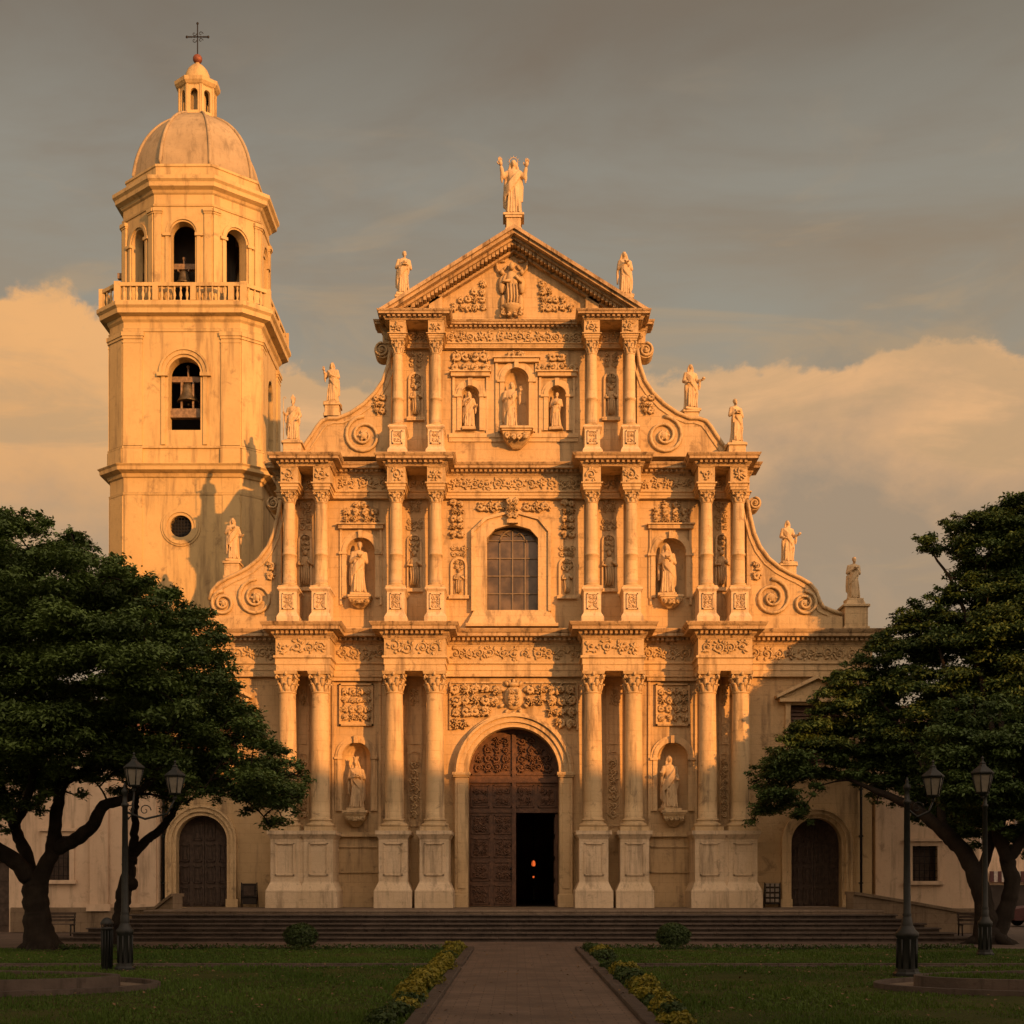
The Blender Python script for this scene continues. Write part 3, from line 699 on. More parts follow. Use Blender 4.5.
relief(rl,X(508,WY),X(525,WY),Z(364,WY)+.15,Z(352,WY),WY-.05,.35,3,.08,True)
flush()
# brackets under the statues
def bracket(pc,pt,pb,hw,d,proj):
    c=X(pc,d); zt,zb_=Z(pt,d),Z(pb,d); w=hw*d/F; h=zt-zb_
    fr.cbox(c-w*1.1,c+w*1.1,d-proj*1.08,d+.05,zt-.10,zt,.02); fr.cbox(c-w,c+w,d-proj,d+.02,zt-.18,zt-.10,.02)
    m=MB(); vs=[]
    k=6
    for i in range(k+1):
        t=i/k; q=math.cos(t*PI/2)**.6 if t<1 else .25; q=max(q,.28); m_=(w*.92*q,proj*.9*q); zz=zt-.18-(h-.18)*t
        if i==0: prev=(m_,zz); continue
        fr.frustum(c-m_[0],c+m_[0],d-m_[1],d,zz,c-prev[0][0],c+prev[0][0],d-prev[0][1],d,prev[1]); prev=(m_,zz)
    relief(rl,c-w*.8,c+w*.8,zb_+h*.25,zt-.2,d-proj*.82,w*.5,int(pc),.07,True)
    m2=fr.build('bracket',M['stone'],CH); fr.v=[];fr.f=[];fr.sm=[]; rl.build('bracket_carving',M['carved'],m2); rl.v=[];rl.f=[];rl.sm=[]
for n in NI: bracket(n[0],811,827,11.5,WY,.62)
for n in TWN: bracket(n[0],597,609,11,WY,.52)
bracket(516.5,432,450,15,WY,.75)
# portal -----------------------------------------------------------------
dc=X(513.7,WY); dr=45.3*WY/F; dz=door[0][2]
po=MB()
arch_band(po,dc,dz,dr+.0,dr+.20,WY-.22,WY+.02,None,28); arch_band(po,dc,dz,dr+.20,dr+.42,WY-.32,WY+.02,None,28); arch_band(po,dc,dz,dr+.42,dr+.52,WY-.44,WY+.02,None,28); arch_band(po,dc,dz,dr+.52,dr+.62,WY-.20,WY+.02,None,28)
for s in (-1,1):
    a,b=(dc-dr-.58,dc-dr) if s<0 else (dc+dr,dc+dr+.58)
    po.cbox(a,b,WY-.34,WY+.02,TZ+.55,dz-.2,.04); po.cbox(a+.12,b-.12,WY-.38,WY,TZ+.8,dz-.45,.02); po.cbox(a-.06,b+.06 if s>0 else b+.0,WY-.42,WY+.02,TZ,TZ+.55,.03)
    po.box(a-.05,b+.05,WY-.40,WY+.02,dz-.2,dz-.12); po.box(a-.09,b+.09,WY-.46,WY+.02,dz-.12,dz); 
po.build('portal_frame',M['stone'],CH)
cr=MB()
c=dc; zt=Z(682,WY); zbm=Z(728,WY)
for s in (-1,1):
    relief(cr,*( (c-2.66,c-.55) if s<0 else (c+.55,c+2.66)),Z(729,WY),zt-.1,WY-.05,.50,11+s,.10,False,1.3,mask=lambda x,z: (x-dc)**2+(z-dz)**2>(dr+.92)**2)
cr.ell((c,WY-.05,Z(698,WY)),(.42,.2,.52),None,16,10); cr.ell((c,WY-.16,Z(698,WY)),(.28,.14,.36),None,14,8)
for q in range(12): a=q*PI/6; leafy(cr,c+math.cos(a)*.46,WY-.1,Z(698,WY)+math.sin(a)*.56,.26,.16,a,.1)
cr.ell((c,WY-.12,Z(685,WY)),(.25,.16,.12)); 
for q in (-1,0,1): cr.ell((c+q*.17,WY-.14,Z(685,WY)+.16-.05*abs(q)),(.05,.05,.1),None,6,4)
cr.box(c-2.72,c-.5,WY-.1,WY,zt-.07,zt); cr.box(c+.5,c+2.72,WY-.1,WY,zt-.07,zt); cr.box(c-2.74,c-2.66,WY-.1,WY,Z(730,WY),zt-.071); cr.box(c+2.66,c+2.74,WY-.1,WY,Z(730,WY),zt-.071)
relief(cr,c-.3,c+.3,Z(706,WY),Z(690,WY),WY-.28,.28,77,.05,True)
cr.build('portal_carving',M['carved'],CH)
# dado panels in the side bays
for n in NI:
    c=X(n[0],WY); w=.98
    fr.box(c-1.35,c+1.35,WY-.20,WY,z1['pt']-.18,z1['pt']); fr.box(c-1.3,c+1.3,WY-.12,WY,TZ,TZ+.9)
    A,B=Z(873,WY),Z(846,WY); t=.06
    for q in ((c-w,c+w,A,A+t),(c-w,c+w,B-t,B),(c-w,c-w+t,A,B),(c+w-t,c+w,A,B)): fr.box(q[0],q[1],WY-.07,WY,q[2],q[3])
    d_=fr.build('dado_panel',M['wall'],CH); fr.v=[];fr.f=[];fr.sm=[]
# great window surround
t=fr; A=[(474.5,612),(474.5,533),(487,521),(513,514),(538,521),(548,533),(548,612)]
def ring_prism(mb,outer,inner,y0,y1):
    for i in range(len(outer)-1):
        mb.prism([outer[i],inner[i],inner[i+1],outer[i+1]],y0,y1)
O=[(X(a,WY),Z(b,WY)) for a,b in A]
wi=[(x,l) for x,l,h in win[:1]]; I=[(X(a,WY),Z(b,WY)) for a,b in ((486.9,612),(486.9,539),(495,530),(512.5,525.2),(530,530),(538.1,539),(538.1,612))]
ws=MB(); ring_prism(ws,O,I,WY-.16,WY-.001)
O2=[(X(a,WY),Z(b,WY)) for a,b in ((471.5,612),(471.5,532),(485.5,518.5),(513,511),(539.5,518.5),(551,532),(551,612))]
ring_prism(ws,O2,O,WY-.26,WY-.0)
ws.frustum(X(468,WY),X(556,WY),WY-.40,WY,Z(625,WY),X(474,WY),X(549,WY),WY-.16,WY,Z(611,WY)); ws.box(X(466,WY),X(558,WY),WY-.46,WY,Z(628,WY),Z(625,WY))
ws.box(X(507,WY),X(518,WY),WY-.36,WY,Z(525,WY),Z(500,WY))
gw=ws.build('great_window',M['stone'],CH)
mb=MB(); mb.box(wc-wr-.02,wc+wr+.02,WY+.34,WY+.36,wb-.02,wt+.02); mb.build('window_pane',M['pane'],gw)
mb=MB(); y=WY+.30
for i in range(1,4):
    x=wc-wr+2*wr*i/4; mb.box(x-.025,x+.025,y-.02,y+.04,wb,wt-.10 if i==2 else wt-.5)
for k in range(1,5): z=wb+(wsp-wb)*k/4.0; mb.box(wc-wr,wc+wr,y-.015,y+.035,z-.02,z+.02)
for k in (1,2): arch_band(mb,wc,wsp-.1,wr*.5*k-.03 if k<2 else wr-.05,wr*.5*k+.03 if k<2 else wr,y-.02,y+.04,None,12)
for a in (-.55,-.25,.25,.55): mb.tube([(wc+a*.4,y,wsp-.1+.3),(wc+a*1.5,y,wt-.12-.3*abs(a))],.02,4)
mb.build('glazing_bars',M['lead'],gw)
for s in (-1,1):
    q=lambda a: X(512.7+s*a,WY)
    a,b=sorted((q(62),q(49))); relief(rl,a,b,Z(539,WY),Z(500,WY),WY-.03,.42,21,.09); flush()
    a,b=sorted((q(38),q(8))); relief(rl,a,b,Z(513,WY),Z(501,WY),WY-.03,.42,22,.08); flush()
relief(rl,X(506,WY),X(519,WY),Z(522,WY),Z(500,WY),WY-.38,.4,2,.06,True)
flush()
# doors --------------------------------------------------------------------
def leafdoor(name,x0,x1,z0,z1_,y,cols,rows,seed,label=None,arch=None,m='wood'):
    """a carved door leaf with sunk and raised panels"""
    mb=MB()
    if arch:
        cx,r,zs_=arch; pts=[(x0,z0),(x1,z0)]; top=[]
        for i in range(13):
            x=x1+(x0-x1)*i/12; top.append((x,zs_+math.sqrt(max(0,r*r-(x-cx)**2))))
        mb.prism(pts+top,y,y+.12)
    else: mb.box(x0,x1,y,y+.12,z0,z1_)
    w=(x1-x0)/cols; h=(z1_-z0)/rows; rnd=random.Random(seed)
    for i in range(cols):
        for k in range(rows):
            a,b=x0+w*i+.09,x0+w*(i+1)-.09; c_,d_=z0+h*k+.09,z0+h*(k+1)-.09
            if arch:
                cx,r,zs_=arch; xm=max(abs(a-cx),abs(b-cx)); lim=zs_+math.sqrt(max(0,(r-.08)**2-xm**2)) if xm<r-.08 else zs_; d_=min(d_,lim)
                if d_-c_<.15: continue
            t=.045
            for q in ((a,b,c_,c_+t),(a,b,d_-t,d_),(a,a+t,c_,d_),(b-t,b,c_,d_)): mb.box(q[0],q[1],y-.05,y,q[2],q[3])
            mb.frustum(a+.1,b-.1,y-.03,y,c_+.1,a+.16,b-.16,y-.045,y,d_-.1) if b-a>.35 and d_-c_>.35 else None
            if m=='wood' and b-a>.3 and d_-c_>.3: relief(mb,a+.1,b-.1,c_+.1,d_-.1,y-.04,min(b-a,d_-c_)*.5,seed+i*7+k,.03)
    return mb
yd=WY+.62
dl=leafdoor('l',dc-dr,X(515,WY),TZ+.03,Z(812,WY),yd,2,4,4).build('main_door',M['wood'],CH)
hb=MB(); hb.tube([(X(511,WY),yd-.04,2.2),(X(511,WY),yd-.12,2.25),(X(511,WY),yd-.12,2.5),(X(511,WY),yd-.04,2.55)],.02,6); hb.ell((X(511,WY),yd-.02,2.7),(.06,.03,.06)); hb.build('door_handle',M['black'],dl)
zt_=Z(812,WY)
mb=MB(); mb.box(dc-dr,dc+dr,yd-.05,yd+.10,zt_,zt_+.14); mb.box(dc-dr,dc+dr,yd-.11,yd+.10,dz-.38,dz-.22); mb.box(dc-dr,dc+dr,yd-.07,yd+.10,dz-.22,dz-.12); mb.box(X(512,WY),X(516,WY),yd-.09,yd+.10,TZ,dz+dr-.03)
mb.build('door_transom',M['wood'],dl)
mb=leafdoor('u',dc-dr,dc+dr,zt_+.14,dz-.38,yd,4,1,9); mb.build('over_door_panel',M['wood'],dl)
mb=leafdoor('t',dc-dr,dc+dr,dz-.14,dz+dr,yd,2,1,12,arch=(dc,dr,dz-.0))
relief(mb,dc-dr+.25,dc-.15,dz+.1,dz+dr-.35,yd-.02,.42,31,.06,mask=lambda x,z:(x-dc)**2+(z-dz)**2<(dr-.25)**2); relief(mb,dc+.15,dc+dr-.25,dz+.1,dz+dr-.35,yd-.02,.42,32,.06,mask=lambda x,z:(x-dc)**2+(z-dz)**2<(dr-.25)**2)
arch_band(mb,dc,dz,dr-.16,dr,yd-.07,yd,None,24); mb.build('door_tympanum',M['wood'],dl)
# the right leaf stands open, folded back into the church
mb=MB(); mb.box(dc+dr-.14,dc+dr-.02,yd+.10,yd+1.9,TZ+.03,Z(813,WY)); 
for k in range(4): z=TZ+.3+k*.95; mb.box(dc+dr-.18,dc+dr-.14,yd+.3,yd+1.7,z,z+.75)
mb.build('open_door_leaf',M['wood'],CH)
for i,(o,pc) in enumerate(zip(sdoor,(202,816))):
    c=X(pc,WY); r=o[-1][0]-c; zs_=o[0][2]
    f=MB(); arch_band(f,c,zs_,r,r+.16,WY-.12,WY+.01,TZ,20); arch_band(f,c,zs_,r+.16,r+.34,WY-.20,WY+.01,TZ,20); arch_band(f,c,zs_,r+.34,r+.42,WY-.26,WY+.01,TZ,20); f.box(c-r-.5,c-r+.02,WY-.28,WY,TZ,TZ+.35); f.box(c+r-.02,c+r+.5,WY-.28,WY,TZ,TZ+.35)
    dd=f.build('side_portal_frame',M['stone'],CH)
    for s in (-1,1):
        a,b=(c-r,c-.01) if s<0 else (c+.01,c+r)
        mb=leafdoor('s',a,b,TZ+.02,zs_+r*.8,WY+.42,2,4,3,arch=(c,r,zs_),m='wood2'); mb.tube([(c+s*.12,WY+.40,TZ+1.3),(c+s*.12,WY+.33,TZ+1.35),(c+s*.12,WY+.33,TZ+1.5),(c+s*.12,WY+.40,TZ+1.55)],.015,5)
        mb.build('side_door',M['wood2'],dd)
# pedimented wing windows, downpipes
for o,pc in zip(wwin,(212,816)):
    x0,x1=o[0][0],o[1][0]; zb_,zt=o[0][1],o[0][2]; f=MB(); c=(x0+x1)/2
    f.box(x0-.22,x0,WY-.14,WY+.01,zb_-.1,zt+.1); f.box(x1,x1+.22,WY-.14,WY+.01,zb_-.1,zt+.1); f.box(x0,x1,WY-.14,WY+.01,zt,zt+.1); f.box(x0-.35,x1+.35,WY-.26,WY,zb_-.26,zb_-.1)
    f.box(x0-.5,x1+.5,WY-.34,WY,zt+.1,zt+.24); h=.78; e=(x1-x0)/2+.62
    f.prism([(c-e,zt+.24),(c+e,zt+.24),(c+e-.02,zt+.33),(c,zt+.33+h),(c-e+.02,zt+.33)],WY-.16,WY)
    for s in (-1,1): f.prism([(c+s*(e+.02),zt+.245),(c+s*(e+.05),zt+.36),(c,zt+.46+h),(c,zt+.30+h)],WY-.42,WY-.0)
    w=f.build('wing_window',M['stone'],CH)
    mb=MB(); mb.box(x0-.01,x1+.01,WY+.2,WY+.24,zb_-.01,zt+.01)
    for k in range(16): z=zb_+(zt-zb_)*(k+.5)/16; mb.frustum(x0+.06,c-.03,WY+.13,WY+.17,z-.05,x0+.06,c-.03,WY+.16,WY+.2,z+.05); mb.frustum(c+.03,x1-.06,WY+.13,WY+.17,z-.05,c+.03,x1-.06,WY+.16,WY+.2,z+.05)
    mb.box(c-.04,c+.04,WY+.1,WY+.2,zb_,zt); mb.build('shutter',M['wood'],w)
for pc in (163.5,861):
    mb=MB(); x=X(pc,WY-.1); mb.tube([(x,WY-.12,TZ+.05),(x,WY-.12,11)],.055,8)
    for k in range(5): z=TZ+1+k*2; mb.box(x-.08,x+.08,WY-.18,WY,z,z+.06)
    mb.build('downpipe',M['iron'],CH)
# volutes -------------------------------------------------------------------
def volute(pts,s,y0,y1,scrolls,rosette,name='volute'):
    P=[]
    for a,b in pts: a2=a if s>0 else 1028-a; P.append((X(a2,y0),Z(b,y0)))
    mb=MB(); 
    mb.prism(P if s>0 else P[::-1],y0,y1)
    # raised rim following the curve
    cur=P[:-2]; C=MB()
    C.tube([(x,y0-.03,z) for x,z in cur],.085,6); 
    inn=[(X((a-4.5 if s>0 else 1028-a+4.5),y0),y0,Z(b+4.5,y0)) for a,b in pts[:-2]]; C.tube(inn,.05,5)
    C.tube([(x,(y0+y1)/2,z+.02) for x,z in cur],[(y1-y0)*.5]*len(cur),8) if False else None
    for (pc,pz,pr,tn) in scrolls:
        a2=pc if s>0 else 1028-pc; c=X(a2,y0); z=Z(pz,y0); r=pr*y0/F
        spiral(C,c,y0-.05,z,r,2.1,-s,PI/2 if s>0 else PI/2,.085,34,.05,.12)
        C.ell((c,y0-.06,z),(r*.22,.12,r*.22),None,10,6)
        for q in range(6): leafy(C,c+math.cos(q*PI/3)*r*.12,y0-.1,z+math.sin(q*PI/3)*r*.12,r*.18,r*.12,q*PI/3,.05)
    for (pc,pz,pw,ph) in rosette:
        a2=pc if s>0 else 1028-pc; c=X(a2,y0); relief(C,c-pw*y0/F,c+pw*y0/F,Z(pz+ph,y0),Z(pz-ph,y0),y0-.03,.36,int(pc),.07)
    v=mb.build(name,M['wall'],CH); C.build('scroll_carving',M['carved'],v)
UV=[(637,349),(640,366),(645,381),(653,393),(664,404),(677,413),(690,418.5),(699,418.5),(706,421),(711,427),(716,435),(723,445),(732,454),(732,456.5),(637,456.5)]
LV=[(747,500),(750,516),(754,533),(760,547),(769,559),(780,568),(791,574),(801,578.5),(810,584),(816,591),(819,600),(823,607),(832,611),(842,614),(842,629),(747,629)]
for s in (-1,1):
    volute(UV,s,54.2,55.2,[(664,436,19.5,2)],[(648,405,6,10)])
    lv=LV if s>0 else LV[:11]+[(819,629),(747,629)]
    volute(lv,s,54.2,55.2,[(771.5,598,19,2),(804.5,603.5,12.5,2)],[(757,571,5,9)])
    # curled tips where the volutes meet the storeys above
    for (pc,pz,pr) in ((646,349.5,8),(755,503,6.5)):
        C=MB()
        a2=pc if s>0 else 1028-pc; c=X(a2,54.3); z=Z(pz,54.3); r=pr*54.3/F
        vs=[(c+r*math.cos(q*PI/10),z+r*math.sin(q*PI/10)) for q in range(20)]; C.prism(vs if s<0 else vs,54.35,55.1); spiral(C,c,54.3,z,r*.9,1.8,-s,PI/2,.06,28,0,.15); C.ell((c,54.3,z),(r*.25,.1,r*.25))
        C.build('scroll_tip',M['carved'],CH)
# low plinth band under the lower volutes
mb=MB(); xa,xb=X(205,54.15),X(842,54.15); mb.box(xa,xl2,54.05,55.3,z1['c1']-.05,Z(617,54.15)); mb.build('volute_plinth',M['wall'],CH); mb=MB(); mb.box(xr2,xb,54.05,55.3,z1['c1']-.05,Z(617,54.15)); mb.build('volute_plinth',M['wall'],CH)
# gable ----------------------------------------------------------------------
gx=cxm(53.6); gz=z3['c1']; hw=5.45; apex=Z(225,53.2)
mb=MB(); ih=apex-.55; mb.prism([(gx-hw+.25,gz),(gx+hw-.25,gz),(gx,ih+.15)],WY-.35,56.2); mb.build('gable_wall',M['wall'],CH)
sl=(apex-gz-.15)/hw; rk=MB()
def rake(s,o0,o1,t0,t1,yf,yb):
    """sloping band between perpendicular offsets t0..t1 below the top line"""
    L=[(gx+s*(hw+o0),gz+.15-sl*o0),(gx,apex)]
    return rk.prism([(gx+s*(hw+o1),gz+.15-sl*o1-t1),(gx+s*(hw+o1),gz+.15-sl*o1-t0),(gx,apex-t0),(gx,apex-t1)][::s],yf,yb)
for s in (-1,1):
    rake(s,0,.20,0,.16,53.10,56.4); rake(s,0,.14,.16,.30,53.22,56.2); rake(s,0,.0,.30,.42,53.5,55); rake(s,0,-.2,.58,.70,53.98,55)
    n=34
    for i in range(n):
        t=(i+.7)/n; x=gx+s*hw*(1-t)*1.0; z=gz+.15+sl*hw*t-.42; 
        if z-.16<gz+.02: continue
        rk.prism([(x-.065,z-.16-s*sl*0),(x+.065,z-.16),(x+.065,z+.04-s*sl*.065),(x-.065,z+.04+s*sl*.065)],53.62,54.26)
rk.build('raking_cornice',M['cornice'],CH)
mb=MB()
for s in (-1,1):
    c=sx_(s*78,WY-.35)
    mb=MB(); mb.box(c-.28,c+.28,WY-.62,WY-.3,gz,gz+.05+sl*(hw-abs(c-gx))-.45); mb.build('gable_pilaster',M['wall'],CH)
rl=MB(); gy=WY-.35
relfig(rl,X(512,gy),gy-.16,Z(310,gy),1.95,3); 
for q in range(8): a=q*PI/4; leafy(rl,X(512,gy)+math.cos(a)*.25,gy-.05,Z(262,gy)+math.sin(a)*.25,.3,.12,a,.08)
c=X(512,gy); 
for s in (-1,1):
    rl.ell((c+s*.42,gy-.1,Z(286,gy)),(.16,.14,.4)); rl.ell((c+s*.42,gy-.16,Z(274,gy)),(.10,.10,.12)); rl.tube([(c+s*.4,gy-.1,Z(276,gy)),(c+s*.62,gy-.12,Z(270,gy)),(c+s*.66,gy-.14,Z(262,gy))],.05,5)
    rl.ell((c+s*.36,gy-.1,Z(304,gy)),(.14,.14,.35))
rl.lathe([(.06,Z(320,gy)),(.2,Z(317,gy)),(.35,Z(313,gy)),(.5,Z(310,gy)),(.5,Z(308.5,gy))],c,gy-.08,14)
relief(rl,c-.5,c+.5,Z(318,gy),Z(309,gy),gy-.25,.28,5,.07,True)
rl.build('gable_relief',M['carved'],CH)
for s in (-1,1):
    rl=MB(); a,b=(c-2.6,c-1.1) if s<0 else (c+1.15,c+2.6)
    relief(rl,a,b,Z(312,gy),Z(281,gy),gy-.02,.34,17,.07,mask=lambda x,z: (z-Z(313,gy))<1.45-(abs(x-c)-1.1)*.85)
    rl.build('gable_relief',M['carved'],CH)
# wall face of the niche row in the centre of tier 3 is raised; small acroterion blocks carry the roof statues
def pedblk(pc,hwpx,ptop,pbot,d,dep,m='stone'):
    mb=MB(); c=X(pc,d); w=hwpx*d/F; zt,zb_=Z(ptop,d),Z(pbot,d)-.05
    mb.cbox(c-w*.86,c+w*.86,d+w*.14,d+dep,zb_,zt-.10,.02); mb.cbox(c-w,c+w,d,d+dep+.05,zt-.10,zt,.02); mb.cbox(c-w*.98,c+w*.98,d+.02,d+dep+.04,zb_,zb_+.14,.02)
    mb.build('statue_pedestal',M[m],CH); return (c,d+dep*.5,zt)
PED={}
PED['apex']=pedblk(513.5,8.5,214.5,229,53.5,.8)
PED['gl']=pedblk(403,8.5,294,306,53.6,.7); PED['gr']=pedblk(625.5,8.5,295,308,53.6,.7)
PED['ul']=pedblk(331.5,8.5,402,414,54.25,.7); PED['ur']=pedblk(691.5,8.5,409,421,54.25,.7)
PED['ol']=pedblk(291.5,10.5,440,454,53.3,.9); PED['or']=pedblk(737.5,10,442,456,53.3,.9)
PED['ll']=pedblk(231,8.8,560.5,577,54.25,.7); PED['lr']=pedblk(789,9,563,577,54.25,.7)
PED['far']=pedblk(857,13.5,603.5,628,53.9,1.1); p=PED['far']; mb=MB(); mb.frustum(p[0]-.42,p[0]+.42,p[1]-.42,p[1]+.42,p[2]-.003,p[0]-.34,p[0]+.34,p[1]-.34,p[1]+.34,p[2]+.2); mb.build('statue_pedestal',M['stone'],CH)
PED['far']=(p[0],p[1],p[2]+.2)
# ------------------------------------------------------------------ bell tower
TX,TY=-14.925,60.415
TW=empty('bell_tower',(TX,TY,0),'tall cream bell tower with an octagonal belfry, balustrade and ribbed dome','tower')
def plan(h,c,e=0):
    """chamfered square: half side h, corner cut c, pushed out by e (counter-clockwise seen from below order for outward mouldings)"""
    a=h; b=h-c; P=[(-b,-a),(b,-a),(a,-b),(a,b),(b,a),(-b,a),(-a,b),(-a,-b)]
    return [(TX+x,TY+y) for x,y in P]
def octp(D):
    s=D*math.tan(PI/8); P=[(-s,-D),(s,-D),(D,-s),(D,s),(s,D),(-s,D),(-D,s),(-D,-s)]; return [(TX+x,TY+y) for x,y in P]
H1,C1=3.415,.82
PL=plan(H1,C1)
zc2=(20.30,20.66); zc3=(27.15,27.82)
def faceM(a,D): return Matrix.Translation((TX,TY,0))@Matrix.Rotation(a,4,'Z')@Matrix.Translation((0,-D,0))
# lower and middle shaft: front wall with oculus and bell window, other walls plain
FM=faceM(0,H1); hb=H1-C1
oc=(X(181,57)-TX,Z(526.5,57),11*57/F); aw=(X(184.4,57)-TX,.72,Z(430,57),Z(357,57)-.72)
mb=MB(); mb.M=FM
wall(mb,-hb,hb,0,zc2[0],0,[op_circ(*oc)]); reveal(mb,op_circ(*oc),0,.4)
arch=op_arch(aw[0],aw[1],aw[2],aw[3]); wall(mb,-hb,hb,zc2[0],zc3[1],0,[arch]); reveal(mb,arch,0,.7)
for a,D,h in ((45,(H1+hb)/math.sqrt(2),C1/math.sqrt(2)),(90,H1,hb),(135,(H1+hb)/math.sqrt(2),C1/math.sqrt(2)),(180,H1,hb),(225,(H1+hb)/math.sqrt(2),C1/math.sqrt(2)),(270,H1,hb),(315,(H1+hb)/math.sqrt(2),C1/math.sqrt(2))):
    mb.M=faceM(R(a),D); 
    if a in(90,270): 
        ar=op_arch(0,aw[1],aw[2],aw[3]); wall(mb,-h,h,0,zc2[0],0); wall(mb,-h,h,zc2[0],zc3[1],0,[ar]); reveal(mb,ar,0,.7)
    else: wall(mb,-h,h,0,zc3[1],0)
mb.M=None; mb.flat(PL,zc3[1]-.2,zc3[1]-.02); mb.flat([(TX+(x-TX)*.99,TY+(y-TY)*.99) for x,y in PL],20.8,21.0)
mb.build('shaft',M['plaster'],TW)
tr=MB()
# corner pilasters and panels
for a,D,h in ((0,H1,hb),(90,H1,hb),(270,H1,hb),(180,H1,hb)):
    tr.M=faceM(R(a),D)
    for s in (-1,1):
        x=s*(h-.42)
        tr.box(x-.42 if s<0 else x-.42,x+.42,-.07,.0,21.56,26.3); tr.box(x-.46,x+.46,-.11,0,26.3,26.42); tr.box(x-.50,x+.50,-.15,0,26.42,26.6); tr.box(x-.44,x+.44,-.09,0,26.12,26.2)
        tr.box(x-.36,x+.42,-.05,0,2,19.35)
        tr.box(x-.44,x+.44,-.13,0,20.70,21.42)
for a in (45,135,225,315):
    tr.M=faceM(R(a),(H1+hb)/math.sqrt(2)); h=C1/math.sqrt(2)-.05
    tr.box(-h,h,-.05,0,21.56,26.3); tr.box(-h-.03,h+.03,-.10,0,26.3,26.42); tr.box(-h-.05,h+.05,-.14,0,26.42,26.6); tr.box(-h,h,-.04,0,2,19.35); tr.box(-h-.03,h+.03,-.12,0,20.70,21.42)
tr.M=FM
arch_band(tr,aw[0],aw[3],aw[1]+.12,aw[1]+.30,-.08,0,21.6,18); arch_band(tr,aw[0],aw[3],aw[1]+.30,aw[1]+.40,-.14,0,None,18)
for s in (-1,1): tr.box(aw[0]+s*(aw[1]+.24)-.24,aw[0]+s*(aw[1]+.24)+.24,-.18,0,aw[3]-.16,aw[3])
for k,(ra,rb,yy) in enumerate(((11,14,-.05),(14,18,-.11),(18,20,-.06))):
    c=oc; n=28; vs=[];fs=[]
    for i in range(n):
        t=2*PI*i/n
        for rr,y0 in ((ra,yy),(rb,yy),(rb,.01),(ra,.01)): q=rr*57/F; vs.append((c[0]+q*math.cos(t),y0,c[1]+q*math.sin(t)))
    for i in range(n):
        j=(i+1)%n
        for q in range(4): fs.append((i*4+q,j*4+q,j*4+(q+1)%4,i*4+(q+1)%4))
    tr.add(vs,fs)
tr.M=None
tr.mould(PL,[(0,21.42),(.10,21.44),(.10,21.52),(.0,21.56)],True); tr.mould(PL,[(0,19.35),(.04,19.37),(.06,19.47),(0,19.5)],True); tr.mould(PL,[(0,26.62),(.05,26.64),(.07,26.76),(0,26.8)],True)
tr.build('pilaster',M['plaster'],TW)
mb=MB(); mb.mould(PL,[(0,zc2[0]-.18),(.08,zc2[0]-.14),(.14,zc2[0]),(.42,zc2[0]+.10),(.44,zc2[0]+.26),(.52,zc2[0]+.34),(.52,zc2[1]+.0),(0,zc2[1]+.12)],True); mb.build('shaft_cornice',M['plaster'],TW); mb=MB()
mb.mould(PL,[(0,zc3[0]-.10),(.10,zc3[0]),(.14,zc3[0]+.12),(.42,zc3[0]+.2),(.44,zc3[0]+.40),(.55,zc3[0]+.50),(.55,zc3[1]-.0),(0,zc3[1]+.02)],True)
mb.build('shaft_cornice',M['plaster'],TW)
mb=MB(); mb.M=FM; c=oc; q=c[2]
for i in range(-3,4): mb.box(c[0]+i*q/3.5-.014,c[0]+i*q/3.5+.014,.10,.13,c[1]-q,c[1]+q); mb.box(c[0]-q,c[0]+q,.12,.15,c[1]+i*q/3.5-.014,c[1]+i*q/3.5+.014)
mb.box(c[0]-q,c[0]+q,.38,.39,c[1]-q,c[1]+q); mb.build('oculus_grille',M['black'],TW)
mb=MB(); mb.M=FM; mb.box(-hb+.2,hb-.2,2.9,2.95,21.1,27.0); mb.build('dark_infill',M['dark'],TW)  # dark sheet added behind the bell window in place of interior shade
# balustrade
DB=2*0; BP=plan(H1+.30,C1+.10)
mb=MB(); zb0,zb1=zc3[1],28.72
mb.mould(BP,[(-.14,zb0),(.0,zb0),(.0,zb0+.12),(-.14,zb0+.12)],True); mb.mould(BP,[(-.17,zb1-.16),(.03,zb1-.16),(.03,zb1),(-.17,zb1)],True); mb.mould(BP,[(-.17,zb1-.16),(-.17,zb1)],True)
for i in range(8):
    a=Vector(BP[i]); b=Vector(BP[(i+1)%8]); L=(b-a).length; n=max(2,int(L/.27)); d=(b-a).normalized(); nn=Vector((d.y,-d.x))
    for k in range(1,n):
        p=a+(b-a)*k/n-nn*.07; h=zb1-.16-zb0-.12; z=zb0+.12
        if n>10 and k%6==0: mb.box(p.x-.12,p.x+.12,p.y-.1,p.y+.1,z,z+h); continue
        mb.lathe([(.05,z),(.05,z+.06*h),(.035,z+.12*h),(.075,z+.38*h),(.06,z+.55*h),(.032,z+.72*h),(.05,z+.88*h),(.05,z+h)],p.x,p.y,7,cap=False)
    p=a; mb.box(p.x-.14,p.x+.14,p.y-.06,p.y+.22 if p.y<TY else p.y+.06,zb0,zb1+.04)
mb.build('balustrade',M['plaster'],TW)
